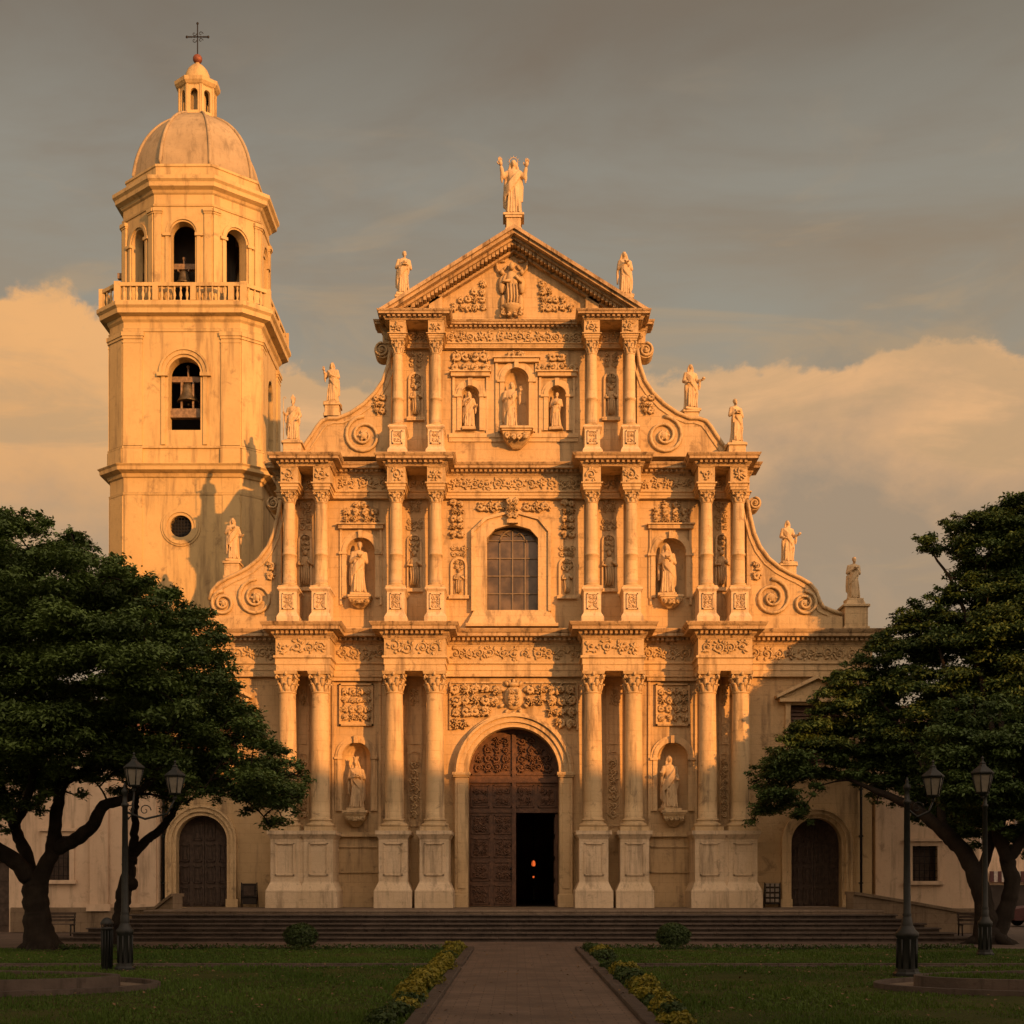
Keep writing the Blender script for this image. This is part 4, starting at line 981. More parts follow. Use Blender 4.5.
# belfry
DO=3.14; s8=DO*math.tan(PI/8); OP=octp(DO); z0b,z1b=zc3[1]-.02,33.0
bar=op_arch(0,.54,z0b+.35,31.13)
mb=MB(); tr=MB()
for i in range(8):
    mb.M=tr.M=faceM(R(45*i),DO); 
    wall(mb,-s8,s8,z0b,z1b,0,[bar]); reveal(mb,bar,0,.55)
    wall(mb,-s8+.25,s8-.25,z0b,z1b,.55,[bar])
    arch_band(tr,0,31.13,.62,.78,-.07,0,z0b+.02,14)
    for s in (-1,1):
        tr.box(s*.72-.18,s*.72+.18,-.13,0,31.0,31.13)
        x0,x1=sorted((s*(s8-.02),s*(s8-.34))); tr.box(x0,x1,-.09,0,z0b,32.0); tr.box(x0-.03,x1+.03,-.12,0,32.0,32.08); tr.box(x0-.05,x1+.05,-.17,0,32.08,32.24)
tr.M=None; tr.mould(OP,[(0,32.32),(.05,32.34),(.07,32.42),(0,32.46)],True)
mb.M=None; mb.flat(octp(DO-.02),z1b-.3,z1b-.02)
mb.build('belfry_wall',M['plaster'],TW); tr.build('belfry_pilaster',M['plaster'],TW)
mb=MB(); mb.mould(OP,[(0,32.86),(.08,32.92),(.14,33.02),(.34,33.12),(.36,33.30),(.46,33.40),(.46,33.56),(.03,33.62),(.0,33.64)],True)
mb.flat(octp(DO+.02),33.5,33.62)
mb.mould(octp(DO-.12),[(0,33.6),(0,34.15),(.05,34.18),(.05,34.28),(-.3,34.3)],True); mb.flat(octp(DO-.13),33.6,34.27)
mb.build('belfry_cornice',M['plaster'],TW)
mb=MB()
mb.flat([(TX+(x-TX)*.5,TY+.5+(y-TY)*.5) for x,y in octp(DO)],z0b+.05,z1b-.31); mb.flat([(TX+(x-TX)*.92,TY+(y-TY)*.92) for x,y in octp(DO)],z0b+.02,z0b+.06); mb.build('dark_infill',M['dark'],TW)  # dark core and floor added so the belfry arches read as deep shade
# dome with eight curved faces
DZ=34.27; mb=MB(); prof=[]
for k in range(15):
    t=k/14*R(79); prof.append((2.92*math.cos(t),DZ+3.58*math.sin(t)))
vs=[];fs=[]
mb.lathe(prof,TX,TY,8,PI/8,False); mb.build('dome',M['dome'],TW)
mb=MB()
for i in range(8):
    a=PI/8+i*PI/4; P=[(TX+(r+.02)*math.cos(a),TY+(r+.02)*math.sin(a),z+.01) for r,z in prof]; mb.tube(P,[.095-.04*k/14 for k in range(15)],6,flat=(0,0,1))
mb.build('dome_rib',M['dome'],TW)
mb=MB(); lz0,lz1=37.45,39.05
for i in range(8):
    mb.M=Matrix.Translation((TX,TY,0))@Matrix.Rotation(R(45*i),4,'Z')@Matrix.Translation((0,-.80,0)); h=.80*math.tan(PI/8)
    op=op_arch(0,.17,lz0+.38,lz1-.38,8); wall(mb,-h,h,lz0,lz1,0,[op]); reveal(mb,op,0,.14); mb.box(-h,-h+.07,-.04,0,lz0,lz1); mb.box(h-.07,h,-.04,0,lz0,lz1)
mb.M=None; mb.mould(octp(.82),[(0,lz0),(.12,lz0),(.12,lz0+.14),(0,lz0+.22)],True)
mb.mould(octp(.80),[(0,lz1-.05),(.08,lz1),(.18,lz1+.12),(.20,lz1+.28),(-.2,lz1+.34)],True); mb.flat(octp(.80),lz1,lz1+.30)
mb.lathe([(.60,lz1+.30),(.60,lz1+.50),(.56,lz1+.75),(.45,lz1+1.0),(.26,lz1+1.2),(.1,lz1+1.28),(.1,lz1+1.36)],TX,TY,16)
mb.lathe([(.42,lz0),(.42,lz1)],TX,TY,12)
mb.build('dome_lantern',M['plaster'],TW)
mb=MB(); mb.ell((TX,TY,40.58),.22,None,16,10); bl=mb.build('finial_ball',M['rust'],TW)
mb=MB(); mb.box(TX-.024,TX+.024,TY-.02,TY+.02,40.75,42.25); mb.box(TX-.50,TX+.50,TY-.02,TY+.02,41.60,41.645)
for dx,dz in ((-.5,41.62),(.5,41.62),(0,42.25)): mb.ell((TX+dx,TY,dz),(.06,.04,.07)); 
for q in (-.4,-.3,-.15,.15,.3,.4): mb.ell((TX+q,TY,41.62),(.03,.03,.055),None,6,4)
for s in (-1,1):
    spiral(mb,TX+s*.15,TY,41.77,.11,1,s,0,.018); spiral(mb,TX+s*.15,TY,41.46,.11,1,s,0,.018)
mb.build('iron_cross',M['black'],bl)
KT=60/57; TW.scale=(KT,.82*KT,KT); TW.location=(TX*KT,60+3.415*.82*KT,2-2*KT)
def TM(x,y,z): return (x*KT,60+(y-57)*KT,2+(z-2)*KT)
# bells ------------------------------------------------------------------------
def bell(x,y,z,r,label,beam=True):
    x,y,z=TM(x,y,z); r*=KT
    b=empty('bell',(x,y,z),label,'bell'); mb=MB(); h=r*1.7
    mb.lathe([(r*.95,z),(r*1.0,z+.03*h),(r*.88,z+.12*h),(r*.72,z+.32*h),(r*.62,z+.6*h),(r*.58,z+.8*h),(r*.42,z+.95*h),(r*.12,z+h),(r*.1,z+h*1.12)],x,y,24); mb.lathe([(r*.93,z+.09*h),(r*.90,z+.13*h)],x,y,24,cap=False)
    mb.build('bell_body',M['bronze'],b)
    mb=MB(); mb.tube([(x,y,z+.8*h),(x,y,z-.02)],.03,6); mb.ell((x,y,z-.05),(.09,.09,.12)); mb.build('clapper',M['black'],b)
    if beam:
        mb=MB(); mb.box(x-1.0,x+1.0,y-.12,y+.12,z+h*1.05,z+h*1.05+.26); mb.lathe([(.05,z+h*1.05),(.05,z+h*1.9)],x,y,8); mb.ell((x,y,z+h*1.9),.09)
        for s in (-1,1): mb.box(x+s*.25-.03,x+s*.25+.03,y-.13,y+.13,z+.9*h,z+h*1.05)
        mb.build('headstock',M['beam'],b)
    return b
bell(TX+aw[0]-.02,57.75,23.75,.50,'large bronze bell over an oak beam in the tall arched tower window')
fb=MB(); x=TX+aw[0]; fb.M=Matrix.Translation((0,60-57*KT,2-2*KT))@Matrix.Scale(KT,4); fb.box(x-.72,x+.72,57.35,57.62,22.95,23.35); fb.box(x-.3,x-.22,57.5,57.58,23.35,24.6); fb.box(x+.22,x+.3,57.5,57.58,23.35,24.6)
tag(fb.build('oak_beam',M['beam']),'bleached oak beam spanning the tall arched window below the bell','beam')
bell(X(184,58.2),58.2,29.3,.36,'small bell hung in the front arch of the octagonal belfry')
bell(X(241,59.3),59.2,28.9,.34,'small bell seen low in the right arch of the octagonal belfry',False)
bell(X(140,59.2),59.0,29.3,.34,'small bell in the shaded left arch of the octagonal belfry')

# ------------------------------------------------------------------ side buildings
def sidehouse(name,label,x0,x1,y,zt,zwin,depth,base_h,doors=()):
    b=empty(name,((x0+x1)/2,y,0),label,'building'); mb=MB(); ops=[]
    for (a,c,lo,hi) in zwin: ops.append(op_rect(X(a,y),X(c,y),Z(lo,y),Z(hi,y)))
    for (a,c,hi) in doors: ops.append(op_rect(a,c,.0,hi))
    wall(mb,x0,x1,0,zt,y,ops)
    for o in ops: reveal(mb,o,y,y+.3)
    mb.add([(x0,y,0),(x0,y+depth,0),(x0,y+depth,zt),(x0,y,zt)],[(0,1,2,3)]); mb.add([(x1,y,0),(x1,y+depth,0),(x1,y+depth,zt),(x1,y,zt)],[(0,3,2,1)]); mb.add([(x0,y+depth,0),(x1,y+depth,0),(x1,y+depth,zt),(x0,y+depth,zt)],[(0,3,2,1)])
    mb.build('wall',M['wing'],b)
    mb=MB(); mb.mould([(x0,y+.3),(x0,y),(x1,y),(x1,y+.3)],[(0,zt-.35),(.06,zt-.3),(.1,zt-.15),(.3,zt-.08),(.34,zt+.04),(0,zt+.1)]); mb.build('cornice',M['wing'],b)
    mb=MB(); mb.prism([(0,0),(1,0)],0,1) if False else None
    mb.add([(x0-.35,y-.35,zt+.02),(x1+.35,y-.35,zt+.02),(x1+.35,y+depth/2,zt+1.9),(x0-.35,y+depth/2,zt+1.9),(x1+.35,y+depth+.3,zt+.02),(x0-.35,y+depth+.3,zt+.02)],[(0,1,2,3),(3,2,4,5),(0,3,5),(1,4,2)]); mb.build('roof',M['roof'],b)
    mb=MB(); 
    xs=[x0-.02]+sum([[a-.1,c+.1] for a,c,hi in doors],[])+[x1+.02]
    for a,c in zip(xs[::2],xs[1::2]): mb.cbox(a,c,y-.14,y+.02,0,base_h,.03)
    mb.build('stone_base',M['blocks'],b)
    for o,(a,c,lo,hi) in zip(ops,zwin):
        f=MB(); xa,xb=o[0][0],o[1][0]; za,zb_=o[0][1],o[0][2]
        for q in ((xa-.2,xa,za,zb_),(xb,xb+.2,za,zb_),(xa-.2,xb+.2,zb_,zb_+.2)): f.box(q[0],q[1],y-.09,y+.01,q[2],q[3])
        f.box(xa-.3,xb+.3,y-.2,y,zb_+.2,zb_+.32); f.box(xa-.3,xb+.3,y-.2,y,za-.16,za)
        w=f.build('window',M['wing'],b); g=MB(); 
        for k in range(5): x=xa+(xb-xa)*(k+.5)/5; g.tube([(x,y+.02,za),(x,y+.02,zb_)],.018,5)
        for k in range(5): z=za+(zb_-za)*(k+.5)/5; g.box(xa,xb,y+.0,y+.03,z-.012,z+.012)
        g.build('window_grille',M['black'],w); g=MB(); g.box(xa-.01,xb+.01,y+.2,y+.22,za-.01,zb_+.01); g.build('pane',M['wood2'],w)
    for (a,c,hi) in doors:
        g=MB(); g.box(a,c,y+.22,y+.28,0,hi); 
        for k in range(3): g.box(a+.1,c-.1,y+.18,y+.22,.3+k*hi/3.2,.1+(k+1)*hi/3.2)
        g.build('door',M['wood2'],b)
    return b
L1=sidehouse('side_building','low plastered side building behind the big left tree with a barred window and stone base',-30,X(163,54.9),54.2,8.6,[(47,70,880,836)],9,1.05,doors=[(X(-14,54.2),X(9,54.2),3.0)])
mb=MB()
for pc in (100,148): c=X(pc,54.2); mb.box(c-.38,c+.38,54.04,54.2,1.05,7.9); mb.box(c-.48,c+.48,53.95,54.2,7.9,8.2); mb.box(c-.5,c+.5,53.93,54.2,.9,1.2)
mb.build('pilaster',M['wing'],L1)
L2=sidehouse('side_building','low plastered side building right of the church with a small latticed window',X(873,55.6),X(976,55.6),55.2,8.4,[(912,937,881,846)],8,1.0)
# distant shops at the right edge
sh=empty('shop_building',(X(1040,84),84,0),'distant street building with a red and white shop front seen past the right tree','building')
mb=MB(); mb.box(X(975,84),X(1150,84),84,96,0,11)
mb.build('wall',M['wing'],sh); mb=MB(); mb.mould([(X(975,84),84.5),(X(975,84),84),(X(1150,84),84)],[(0,10.6),(.4,10.8),(.4,11.1),(0,11.2)]); mb.build('cornice',M['wing'],sh)
for k in range(5):
    for j in range(2):
        x=X(990,84)+k*2.3; z=4.6+j*3; mb=MB(); mb.box(x-.6,x+.6,83.94,84.02,z,z+1.7); w=mb.build('window',M['pane'],sh); f=MB(); 
        for q in ((x-.7,x-.6,z-.1,z+1.8),(x+.6,x+.7,z-.1,z+1.8),(x-.6,x+.6,z+1.7,z+1.8),(x-.6,x+.6,z-.1,z),(x-.03,x+.03,z,z+1.7)): f.box(q[0],q[1],83.88,84.01,q[2],q[3])
        f.build('frame',M['white'],w)
mb=MB(); 
for k in range(9): mb.box(X(988,84)+k*.5,X(988,84)+k*.5+.25,83.6,83.75,2.2,2.9)
aw_=mb.build('shop_sign',M['red'],sh); mb=MB()
for k in range(9): mb.box(X(988,84)+k*.5+.25,X(988,84)+k*.5+.5,83.62,83.75,2.2,2.9)
mb.build('sign_stripe',M['white'],aw_)
mb=MB(); mb.box(X(985,84),X(1150,84),83.9,84.0,0,2.0); mb.build('shop_front',M['dark'],sh)
# unseen building added behind the viewer; heights set to shade the square and trees
pb=empty('shade_building',(40,-14,0),'long unseen four storey building across the square, added to shade lawn and lower facade','building')
mb=MB()
HA,HB_=20.0,27.5
mb.box(37,76,-24,-12,0,HA); mb.box(-6,37,-24,-12.01,0,HB_); mb.box(76,130,-24,-12.01,0,HB_+3)
mb.build('wall',M['wing'],pb)
mb=MB(); mb.mould([(37,-11.99),(37,-12),(76,-12)][::-1],[(0,HA-.5),(.4,HA-.3),(.4,HA),(0,HA+.05)]); mb.build('cornice',M['wing'],pb)
win0=None
for k in range(30):
    for j in range(4):
        x=-4+k*4.4; z=2+j*4.3; f=MB() 
        if j>1 and k%2: continue
        f.box(x-.7,x+.7,-12.0,-11.92,z,z+2.2); f.box(x-.9,x+.9,-12,-11.8,z-.2,z)
        f.build('window',M['pane'],pb)
# low walls beside the steps
for s,lab in ((-1,'low sloping wall of rough blocks at the left end of the steps'),(1,'low sloping wall of rough blocks at the right end of the steps')):
    mb=MB()
    pts=[(X(853 if s>0 else 176,50.5),51.0,1.62),(X(905 if s>0 else 150,51.5),52.2,1.28),(X(978 if s>0 else 62,52.5),53.2,.75)] if s>0 else [(X(177,50.5),50.6,1.55),(X(158,51),51.4,1.02),(X(128,52),52.5,.95)]
    for (a,b,c),(d,e,f) in zip(pts[:-1],pts[1:]):
        dx,dy=d-a,e-b; L=math.hypot(dx,dy); nx,ny=-dy/L*.22,dx/L*.22
        vs=[(a-nx,b-ny,0),(d-nx,e-ny,0),(d+nx,e+ny,0),(a+nx,b+ny,0),(a-nx,b-ny,c),(d-nx,e-ny,f),(d+nx,e+ny,f),(a+nx,b+ny,c)]
        mb.add(vs,[(0,3,2,1),(4,5,6,7),(0,1,5,4),(1,2,6,5),(2,3,7,6),(3,0,4,7)])
        nx*=1.35;ny*=1.35; vs=[(a-nx,b-ny,c),(d-nx,e-ny,f),(d+nx,e+ny,f),(a+nx,b+ny,c),(a-nx,b-ny,c+.12),(d-nx,e-ny,f+.12),(d+nx,e+ny,f+.12),(a+nx,b+ny,c+.12)]
        mb.add(vs,[(0,3,2,1),(4,5,6,7),(0,1,5,4),(1,2,6,5),(2,3,7,6),(3,0,4,7)])
    tag(mb.build('boundary_wall',M['blocks']),lab,'wall')

# ------------------------------------------------------------------ statues
def remesh(mb,voxel,name,m,smooth=1):
    o=mb.build(name,m); mod=o.modifiers.new('r','REMESH'); mod.mode='VOXEL'; mod.voxel_size=voxel; mod.use_smooth_shade=True
    if smooth: s=o.modifiers.new('s','SMOOTH'); s.factor=.5; s.iterations=smooth
    dg=bpy.context.evaluated_depsgraph_get(); me=bpy.data.meshes.new_from_object(o.evaluated_get(dg)); me.name=name
    bpy.data.objects.remove(o); me.materials.clear(); me.materials.append(m)
    me.polygons.foreach_set('use_smooth',[True]*len(me.polygons)); return me
def hand(mb,p,d,up,s=1.0,curl=.5):
    """palm with four unequal bent fingers and a thumb leaving the side"""
    p=Vector(p); d=Vector(d).normalized(); up=Vector(up); up=(up-d*up.dot(d)).normalized(); side=d.cross(up)
    mb.tube([p,p+d*.05*s,p+d*.095*s],[.030*s,.042*s,.040*s],6,flat=tuple(side))
    for i,l in enumerate((.070,.082,.076,.058)):
        a=p+d*.09*s+side*(-.033+.022*i)*s; b=a+d*l*.5*s; c=b+(d*math.cos(curl)+up*math.sin(curl))*l*.55*s; mb.tube([a,b,c],[.0125*s,.012*s,.009*s],5)
    a=p+d*.035*s-side*.035*s; b=a+(d*.6-side*.7)*.045*s; mb.tube([a,b,b+d*.03*s+up*.012],[.015*s,.013*s,.010*s],5)
ARMS={ # (left elbow, left wrist, right elbow, right wrist) seen from the viewer: x to the viewer's right
 'raised':((-.33,-.06,1.22),(-.40,-.10,1.56),(.33,-.06,1.22),(.39,-.10,1.52)),
 'bless':((-.30,-.02,1.14),(-.34,-.20,1.36),(.27,-.02,1.10),(.10,-.24,1.10)),
 'book':((-.28,.0,1.10),(-.05,-.24,1.14),(.28,.0,1.10),(.10,-.24,1.18)),
 'prayer':((-.26,.0,1.10),(-.02,-.25,1.24),(.26,.0,1.10),(.03,-.25,1.24)),
 'staff':((-.30,.0,1.12),(-.34,-.22,1.10),(.28,.02,1.08),(.22,-.16,.92)),
 'offer':((-.27,.0,1.08),(-.18,-.22,.98),(.30,-.02,1.12),(.38,-.22,1.12)),
 'heart':((-.30,.0,1.12),(-.06,-.22,1.30),(.29,.02,1.08),(.30,-.2,.98))}
def statue_mesh(kind,beard=True,hair='short',lean=.03,seed=0,folds=9,halo=False,hat=None):
    rnd=random.Random(seed); mb=MB(); H=[0,.06,.25,.5,.75,.95,1.08,1.25,1.38,1.45,1.49]
    RX=[.27,.265,.235,.215,.21,.205,.18,.205,.225,.17,.075]; RY=[.23,.225,.20,.185,.18,.165,.14,.15,.13,.10,.07]; AM=[.16,.15,.12,.10,.08,.06,.05,.03,.015,0,0]
    n=48; vs=[];fs=[]; ph=rnd.uniform(0,6)
    def cx(z): return lean*math.sin(z*2.3)
    for k,z in enumerate(H):
        for i in range(n):
            a=2*PI*i/n; m=1+AM[k]*(math.sin(folds*a+ph+z*1.6)*.7+math.sin((folds+4)*a-ph*2+z*2.5)*.4)
            kn=.035*math.exp(-((a-PI*1.62)/.35)**2)*math.exp(-((z-.55)/.25)**2)
            vs.append((cx(z)+RX[k]*m*math.cos(a),RY[k]*m*math.sin(a)-kn*2,z))
    for k in range(len(H)-1):
        for i in range(n): j=(i+1)%n; fs.append((k*n+i,k*n+j,(k+1)*n+j,(k+1)*n+i))
    fs.append(tuple(range(n-1,-1,-1))); fs.append(tuple((len(H)-1)*n+i for i in range(n))); mb.add(vs,fs)
    # cloak: diagonal folds across the front, falling end at one side
    sd=1 if seed%2 else -1
    for q in range(4):
        o=q*.075; mb.tube([(sd*.20,-.06,1.42-o*.6),(sd*.06,-.19,1.22-o),(-sd*.12,-.20,.98-o),(-sd*.22,-.12,.84-o)],[.035,.045,.045,.035],6)
    for q in range(3): mb.tube([(-sd*(.22+.02*q),-.06+.05*q,1.0),(-sd*(.25+.02*q),-.08+.05*q,.6),(-sd*(.24+.03*q),-.06+.05*q,.2+q*.05)],[.05,.05,.03],6)
    for q in range(5): x=-.16+.08*q; mb.tube([(x*.8,-.17,.78),(x,-.205,.4),(x*1.1,-.24,.04)],[.022,.03,.034],5)
    le,lw,re,rw=ARMS[kind]
    for s,(e,w) in ((-1,(le,lw)),(1,(re,rw))):
        sh_=(s*.20+cx(1.38),0,1.37); e=Vector(e)+Vector((cx(1.2),0,0)); w=Vector(w)+Vector((cx(1.2),0,0)); mb.ell(sh_,(.09,.085,.085))
        mb.tube([sh_,tuple(e)],[.082,.070],10); mb.ell(e,.072); mb.tube([e,e+(w-e)*.75,w],[.070,.062,.036],10)
        m_=e+(w-e)*.55; mb.tube([m_+Vector((0,0,-.02)),m_+Vector((s*.01,.02,-.22)),m_+Vector((0,.03,-.36))],[.055,.05,.02],8)   # hanging sleeve
    hx=cx(1.6)+.01*sd
    mb.tube([(cx(1.45),0,1.44),(hx,-.01,1.56)],[.062,.052],10)
    mb.ell((hx,-.015,1.66),(.078,.092,.115),None,16,12)
    mb.ell((hx,-.075,1.615),(.045,.04,.045),None,8,6)
    mb.tube([(hx,-.100,1.68),(hx,-.125,1.635),(hx,-.10,1.63)],[.012,.018,.012],5)
    for s in (-1,1): mb.ell((hx+s*.079,0,1.65),(.014,.022,.03),None,6,5); mb.ell((hx+s*.03,-.098,1.69),(.02,.012,.010),None,6,4)
    if hair=='short': mb.ell((hx,.018,1.70),(.088,.092,.095),None,12,8)
    elif hair=='long': mb.ell((hx,.02,1.70),(.09,.092,.098)); [mb.tube([(hx+s*.07,.0,1.70),(hx+s*.10,.02,1.58),(hx+s*.10,.03,1.44)],[.035,.042,.03],7) for s in (-1,1)]
    elif hair=='veil':
        mb.ell((hx,.02,1.70),(.100,.105,.105)); [mb.tube([(hx+s*.085,.01,1.70),(hx+s*.13,.03,1.50),(hx+s*.22,.04,1.30),(hx+s*.26,.05,.95),(hx+s*.26,.06,.5)],[.035,.05,.06,.06,.04],7) for s in (-1,1)]
        mb.tube([(hx,.08,1.68),(hx,.12,1.3),(hx,.17,.8),(hx,.2,.3)],[.07,.14,.17,.17],8)
    if beard: mb.tube([(hx,-.075,1.61),(hx,-.105,1.56),(hx,-.10,1.50)],[.045,.042,.018],7)
    if hat=='mitre': mb.prism([(hx-.085,1.73),(hx+.085,1.73),(hx+.10,1.84),(hx,1.98),(hx-.10,1.84)],-.06,.07)
    if hat=='crown': mb.lathe([(.085,1.74),(.095,1.78),(.11,1.86),(.08,1.86)],hx,-.0,10); [mb.ell((hx+.1*math.cos(q),.1*math.sin(q),1.88),(.02,.02,.04)) for q in [k*PI/3 for k in range(6)]]
    if kind=='book': mb.M=Matrix.Translation((.03,-.26,1.20))@Matrix.Rotation(R(-35),4,'X'); mb.box(-.10,.10,-.02,.02,-.11,.11); mb.M=None
    if kind=='heart': mb.ell((-.05,-.2,1.30),(.06,.04,.06))
    mb2=MB()
    me=remesh(mb,.0165,'statue_body',M['statue'],1)
    # hands added with separate fingers
    W=[Vector(lw)+Vector((cx(1.2),0,0)),Vector(rw)+Vector((cx(1.2),0,0))]
    if kind=='raised': hand(mb2,W[0],(-.15,-.1,1),(.2,-1,0),1.5,.4); hand(mb2,W[1],(.15,-.1,1),(-.2,-1,0),1.5,.4)
    elif kind=='bless': hand(mb2,W[0],(-.05,-.15,1),(0,-1,0),1.15,.5); hand(mb2,W[1],(-.8,-.3,.2),(0,-1,0),1.1,1)
    elif kind=='staff':
        hand(mb2,W[0],(-.1,-.9,.2),(1,0,0),1.1,1.5); hand(mb2,W[1],(-.2,-.6,-.7),(0,-1,0),1.1,.6); x,y=W[0].x-.01,W[0].y-.10; mb2.tube([(x,y,.02),(x,y,1.72)],.016,6); spiral(mb2,x+.07,y,1.72,.07,.8,-1,PI,.014)
    else: hand(mb2,W[0],(.5,-.6,.1) if kind!='offer' else (.2,-.8,-.3),(0,-.2,1),1.1,.9); hand(mb2,W[1],(-.5,-.6,.1) if kind not in('offer','heart') else (.5,-.7,.2),(0,-.2,1),1.1,.8)
    if kind=='offer': mb2.ell((W[1].x+.06,W[1].y-.08,W[1].z+.06),(.07,.07,.05),None,10,6)
    if halo:
        for q in range(12): a=q*PI/6; mb2.tube([(hx+.12*math.cos(a),.04,1.76+.12*math.sin(a)),(hx+.19*math.cos(a),.04,1.76+.19*math.sin(a))],.008,4)
        P=[(hx+.13*math.cos(q*PI/8),.04,1.76+.13*math.sin(q*PI/8)) for q in range(17)]; mb2.tube(P,.012,5)
    o=mb2.build('h',M['statue']); bm=bmesh.new(); bm.from_mesh(me); bm.from_mesh(o.data); bm.to_mesh(me); bm.free(); bpy.data.objects.remove(o); me.polygons.foreach_set('use_smooth',[True]*len(me.polygons))
    return me
SM={
 'raised':statue_mesh('raised',False,'veil',.02,1,halo=True),'bless':statue_mesh('bless',True,'long',.03,2),'book':statue_mesh('book',True,'short',-.03,3),
 'prayer':statue_mesh('prayer',False,'veil',.03,4),'staff':statue_mesh('staff',True,'short',.04,5,hat='mitre'),'offer':statue_mesh('offer',False,'long',-.04,6),
 'heart':statue_mesh('heart',True,'long',.04,7),'crowned':statue_mesh('book',False,'veil',.03,8,hat='crown'),'friar':statue_mesh('prayer',True,'short',-.03,9)}
def place_statue(kind,p,pxh,d,label,rz=0,group=None,base=.10,mirror=False):
    h=pxh*1.045*d/F; s=(h-base)/(1.78 if kind not in('staff','crowned','raised') else 1.92)
    e=empty('statue',(p[0],p[1],p[2]),label,'statue',group,rz)
    b=bpy.data.objects.new('statue_body',SM[kind]); COL.objects.link(b); b.parent=e; b.location=(0,0,base-.01); b.scale=(-s if mirror else s,s,s)
    mb=MB(); q=.33*s; mb.cbox(-q,q,-q*.95,q*.95,0,base,.02); mb.build('plinth',M['stone'],None).parent=e
    return e
P=PED
place_statue('raised',P['apex'],61,53.9,'crowned stone figure with both hands raised on top of the gable')
place_statue('book',P['gl'],45,53.9,'bearded stone saint holding a book on the left corner of the gable',.15)
place_statue('prayer',P['gr'],45,53.9,'veiled stone saint with joined hands on the right corner of the gable',.1)
place_statue('bless',P['ul'],41,54.5,'stone saint raising a hand on the upper left scroll beside the gable storey',-.2)
place_statue('offer',P['ur'],46,54.5,'long-haired stone saint holding out a small vessel on the upper right scroll',.3)
place_statue('staff',P['ol'],46,53.7,'mitred stone bishop with a crozier above the leftmost upper columns',-.1)
place_statue('book',P['or'],45,53.7,'stone saint reading above the rightmost upper columns',.35,mirror=True)
place_statue('heart',P['ll'],43,54.5,'stone saint with hand on chest on the lower left scroll before the tower',.3)
place_statue('offer',P['lr'],43,54.5,'robed stone figure with one arm out on the lower right scroll',.2)
place_statue('friar',P['far'],43,54.3,'bearded stone friar on the high pedestal at the far right end of the cornice',.1)
def nst(kind,n,ph,d,label,rz=0,zoff=0,mirror=False): place_statue(kind,(X(n[0],d),d,Z(n[2],d)+zoff),ph,d,label,rz,base=.12,mirror=mirror)
nst('crowned',(356.5,0,811),53,54.45,'crowned stone figure in the lower niche left of the main door')
nst('offer',(669.5,0,811),53,54.45,'slender stone figure in the lower niche right of the main door',.3,0,True)
nst('friar',(359,0,597),53,54.5,'robed stone friar in the middle storey niche left of the great window',.2)
nst('prayer',(667,0,597),51,54.5,'stone figure with joined hands in the middle storey niche right of the great window',-.1)
nst('bless',(511,0,432),48,54.4,'stone saint on the central bracketed niche above the great window',.1,0,True)
nst('heart',(469,0,431),38,54.65,'small stone saint in the left of the three top niches')
nst('book',(556.5,0,431),37,54.65,'small stone saint in the right of the three top niches',-.2)
# sanctuary lamp far inside the open door
lp=empty('sanctuary_lamp',(X(533.5,66),66,2.2),'small glowing red lamp hanging inside the open church door','lamp')
x,y=X(533.5,66),66; mb=MB(); mb.lathe([(.03,2.45),(.12,2.6),(.16,2.8),(.13,2.95)],x,y,12); mb.build('lamp_bowl',M['bronze'],lp)
mb=MB(); mb.lathe([(.07,2.97),(.10,3.05),(.08,3.2),(.03,3.26)],x,y,12); mb.ell((x,y,2.42),(.05,.05,.06)); mb.build('flame_glass',M['lampglow'],lp)
mb=MB(); [mb.tube([(x+.13*math.cos(a),y+.13*math.sin(a),2.95),(x,y,4.2),(x,y,9)],.01,4) for a in (0,2.1,4.2)]; mb.build('chain',M['black'],lp)
mb=MB(); mb.tube([(X(534,64),64,TZ),(X(534,64),64,2.1)],.03,8); mb.lathe([(.2,TZ),(.16,TZ+.06),(.05,TZ+.15),(.04,2.0),(.12,2.1),(.02,2.12)],X(534,64),64,12); tag(mb.build('candle_stand',M['bronze']),'dim candle stand on the floor beneath the glowing lamp inside the door','candle stand')
pdb=MB(); x,y=X(589,54),54.2; z=Z(277,54); pdb.ell((x,y,z+.16),(.15,.07,.08),Matrix.Rotation(R(35),3,'Y')); pdb.ell((x-.11,y,z+.29),(.05,.045,.05)); pdb.tube([(x-.15,y,z+.29),(x-.2,y,z+.28)],[.015,.005],4); pdb.tube([(x+.1,y,z+.1),(x+.26,y,z+.0)],[.05,.03],5); pdb.tube([(x,y,z+.1),(x,y,z-.12)],.01,4); tag(pdb.build('pigeon',M['black']),'small dark pigeon perched on the right slope of the gable','bird')
